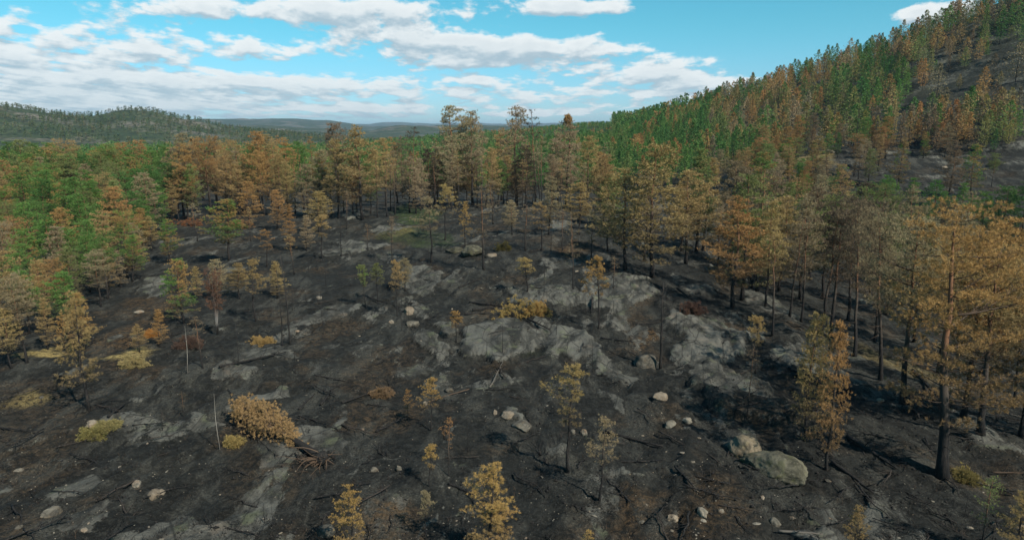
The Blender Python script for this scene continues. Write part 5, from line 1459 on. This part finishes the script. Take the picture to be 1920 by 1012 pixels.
# ------------------------------------------------------------------ the uprooted pine in the left foreground
(rx, ry), (tx_, ty_) = ground_at([(604, 872), (452, 785)])
rz_ = float(height(rx, ry)); tz_ = float(height(tx_, ty_))
ft = link('uprooted_pine', None, (rx, ry, rz_)); ft['label'] = 'uprooted pine lying on the rock with golden crown, black trunk and bare roots'; ft['category'] = 'fallen tree'
ax_ = np.array([tx_ - rx, ty_ - ry, tz_ - rz_ + .5]); Lf = np.linalg.norm(ax_); ax_ /= Lf
T = Tubes(); tt_ = np.linspace(0, 1, 10)
base_p = np.array([0, 0, .42])
T.add(base_p + ax_ * (tt_[:, None] * Lf * .92), .22 * (1 - tt_) ** .8 + .02, 10)
link('trunk', T.mesh('trunk', M_char), parent=ft)
gg = np.random.default_rng(4242)
sidev = np.cross(ax_, [0, 0, 1]); sidev /= np.linalg.norm(sidev); upv = np.cross(sidev, ax_)
BT = Tubes(); P = []; D = []
for i in range(150):
    f = gg.uniform(.33, 1.08); an = gg.uniform(-.55, math.pi + .55)
    r = (1.25 * math.sin(min(1, (f - .30) / .45) * math.pi * .5) * (1.25 - .6 * max(0, f - .6) / .4)) * gg.uniform(.55, 1.05)
    c0 = base_p + ax_ * f * Lf * .9
    d = sidev * math.cos(an) * 1.1 + upv * math.sin(an) * .85 + ax_ * .9; d /= np.linalg.norm(d)
    e = c0 + d * r; e[2] = max(e[2], .10)
    BT.add(np.array([c0, (c0 + e) / 2, e]), [.045, .025, .006], 4)
    for q in range(9):
        ff = gg.uniform(.45, 1.05); p = c0 + (e - c0) * ff * (1.25 if i % 6 == 0 else 1) + gg.normal(0, .22, 3); p[2] = max(p[2], .05)
        P.append(p); D.append(d * .8 + [0, 0, .35])
link('branches', BT.mesh('branches', M_root), parent=ft)
v = sprays(np.array(P), np.array(D), np.full(len(P), .13), .013, 34, .7, gg)
cw = link('crown', mesh_np('crown', v, np.arange(len(v)).reshape(-1, 4), M_leaf, vattr={'tone': np.full(len(v), .8)}), parent=ft); cw.color = (.285, .185, .085, 0)
RT = Tubes()
dl = np.array([-.80, -.55, -.05])        # the long bunch of roots reaching to the lower left
for i in range(46):
    an = gg.uniform(0, 2 * math.pi)
    d = sidev * math.cos(an) + upv * math.sin(an) - ax_ * gg.uniform(-.1, .5)
    ln = gg.uniform(.25, .6)
    if i % 2 == 0: d = dl + gg.normal(0, .26, 3); ln = gg.uniform(1.2, 2.7)
    elif i % 5 == 0: d = np.array([1.0, .15, .12]) + gg.normal(0, .12, 3); ln = gg.uniform(.9, 1.8)
    p = base_p - ax_ * .05 + gg.normal(0, .07, 3); pts = [p]
    for q in range(6):
        d = d + gg.normal(0, .34, 3); d /= np.linalg.norm(d); p = p + d * ln / 6
        if p[2] < .03: p[2] = .03; d[2] = abs(d[2]) * .3
        pts.append(p)
    RT.add(np.array(pts), np.linspace(gg.uniform(.02, .045), .004, 7), 5)
rm_ = rock_mesh(77, M_char, (.42, .30, .42), name='root_plate', sub=3)
rp = link('root_plate', rm_, tuple(base_p - ax_ * .02), parent=ft)
link('roots', RT.mesh('roots', M_root), parent=ft)

# ------------------------------------------------------------------ birch with several pale stems
(bx, by_), = ground_at([(408, 628)]); bz = float(height(bx, by_)); bh = top_height(bx, by_, bz, 500)
bo = link('birch_tree', None, (bx, by_, bz)); bo['label'] = 'scorched birch with several pale stems and a reddish twig cloud'; bo['category'] = 'birch'
gg = np.random.default_rng(31)
P = []; D = []
for i in range(5):
    a0 = i * 1.25 + gg.uniform(-.3, .3); sp = gg.uniform(.15, .7)
    n = 8; t_ = np.linspace(0, 1, n); hh = bh * gg.uniform(.68, 1.0)
    pts = np.column_stack([np.cos(a0) * sp * t_ ** 1.3, np.sin(a0) * sp * t_ ** 1.3, t_ * hh]) + np.cumsum(gg.normal(0, .035, (n, 3)), 0) * [1, 1, 0]
    T = Tubes(); T.add(pts, .042 * (1 - t_) + .008, 6)
    link('stem', T.mesh('stem', M_birch), parent=bo)
    if i == 0: TW = Tubes()
    for q in range(34):
        f = gg.uniform(.38, 1); p = np.array([np.interp(f, t_, pts[:, c]) for c in range(3)])
        an = gg.uniform(0, 6.28); d = np.array([math.cos(an), math.sin(an), gg.uniform(.5, 1.4)]); d /= np.linalg.norm(d)
        ln = gg.uniform(.5, 1.3) * (1.2 - f * .6)
        e = p + d * ln; TW.add(np.array([p, (p + e) / 2 + gg.normal(0, .05, 3), e]), [.012, .007, .003], 3)
        for s_ in range(3): P.append(p + (e - p) * gg.uniform(.4, 1.05) + gg.normal(0, .08, 3)); D.append(d + [0, 0, .1])
link('twigs', TW.mesh('twigs', M_root), parent=bo)
v = sprays(np.array(P), np.array(D), np.full(len(P), .17), .022, 8, .7, gg)
cf = link('crown', mesh_np('crown', v, np.arange(len(v)).reshape(-1, 4), M_leaf, vattr={'tone': np.full(len(v), .8)}), parent=bo); cf.color = (.135, .070, .045, 0)

# ------------------------------------------------------------------ thin burnt saplings and poles standing in the clearing
SN = [(530, 648, 500, 1, 'black', 'left one of the tall burnt poles beside the orange shrub left of centre'),
 (543, 646, 470, 2, 'black', 'right one of the tall burnt poles beside the orange shrub left of centre'),
 (412, 842, 735, 0, 'pale', 'pale thin dead pole left of the fallen tree crown'),
 (1370, 906, 838, 1, 'black', 'thin burnt sapling below the rounded lichen-green boulder'),
 (1427, 934, 878, 2, 'black', 'thin burnt sapling below the biggest lichen-green boulder'),
 (1495, 985, 915, 0, 'black', 'thin burnt sapling left of the pale slabs near the bottom edge'),
 (1232, 985, 905, 1, 'black', 'thin burnt sapling on the brown soil near the bottom right of centre'),
 (655, 640, 592, 2, 'black', 'little burnt sapling standing above the pale streaked rock'),
 (1372, 596, 540, 1, 'black', 'burnt twiggy sapling at the left foot of the wide layered pine'),
 (1098, 590, 548, 0, 'black', 'burnt twiggy sapling on the right side of the centre plateau'),
 (740, 850, 795, 2, 'black', 'burnt sapling in the dark hollow, lower centre'),
 (352, 700, 610, 0, 'pale', 'slender grey pole between the birch and the straw shrub')]
sp2 = ground_at([(s[0], s[1]) for s in SN])
for (px_, py_, ty, vr, c, lab), (x, y) in zip(SN, sp2):
    h = max(1, top_height(x, y, float(height(x, y)), ty))
    o = tree('snag', vr, x, y, h, None, lab, wide=.7, name='burnt_sapling', cat='dead sapling')
    if c == 'pale':
        for ch in o.children:
            ch.data = ch.data.copy(); ch.data.materials[0] = M_pale
P_, A_ = in_clear(46, 640, (420, 1330), (425, 700))
for (x, y), (ax__, ay__) in zip(P_, A_):
    tree('snag', random.randrange(3), x, y, random.uniform(1.3, 3.6), None, 'thin black burnt sapling near the ' + near_what(ax__, ay__), group='thin burnt saplings near the ' + near_what(ax__, ay__), wide=.75, name='burnt_sapling', cat='dead sapling')
P_, A_ = in_clear(26, 641, (30, 1900), (700, 1030))
for (x, y), (ax__, ay__) in zip(P_, A_):
    tree('snag', random.randrange(3), x, y, random.uniform(.7, 1.9), None, 'short black burnt sapling near the ' + near_what(ax__, ay__), group='short burnt saplings near the ' + near_what(ax__, ay__), wide=.8, name='burnt_sapling', cat='dead sapling')

# ------------------------------------------------------------------ air
hm = bpy.data.materials.new('haze'); hm.use_nodes = True; hn = NT(hm.node_tree); hn.n.clear()
ho = hn.new('ShaderNodeOutputMaterial'); pv = hn.new('ShaderNodeVolumePrincipled')
pv.inputs['Color'].default_value = (.62, .82, 1.0, 1); pv.inputs['Density'].default_value = HAZE; pv.inputs['Anisotropy'].default_value = .2
hn.l.new(pv.outputs[0], ho.inputs['Volume'])
zb = float(HH.min()) - 1; zt = max(float(HH.max()), CAMZ) + 20
x0, x1, y0, y1 = gx[0] - 5, gx[-1] + 5, gy[0] - 5, gy[-1] + 5
hv = [(x0, y0, zb), (x1, y0, zb), (x1, y1, zb), (x0, y1, zb), (x0, y0, zt), (x1, y0, zt), (x1, y1, zt), (x0, y1, zt)]
hme = bpy.data.meshes.new('haze'); hme.from_pydata(hv, [], [(0, 3, 2, 1), (4, 5, 6, 7), (0, 1, 5, 4), (1, 2, 6, 5), (2, 3, 7, 6), (3, 0, 4, 7)]); hme.update(); hme.materials.append(hm)
ho_ = link('haze', hme, kind='stuff', label='thin bluish summer haze over the far hills')
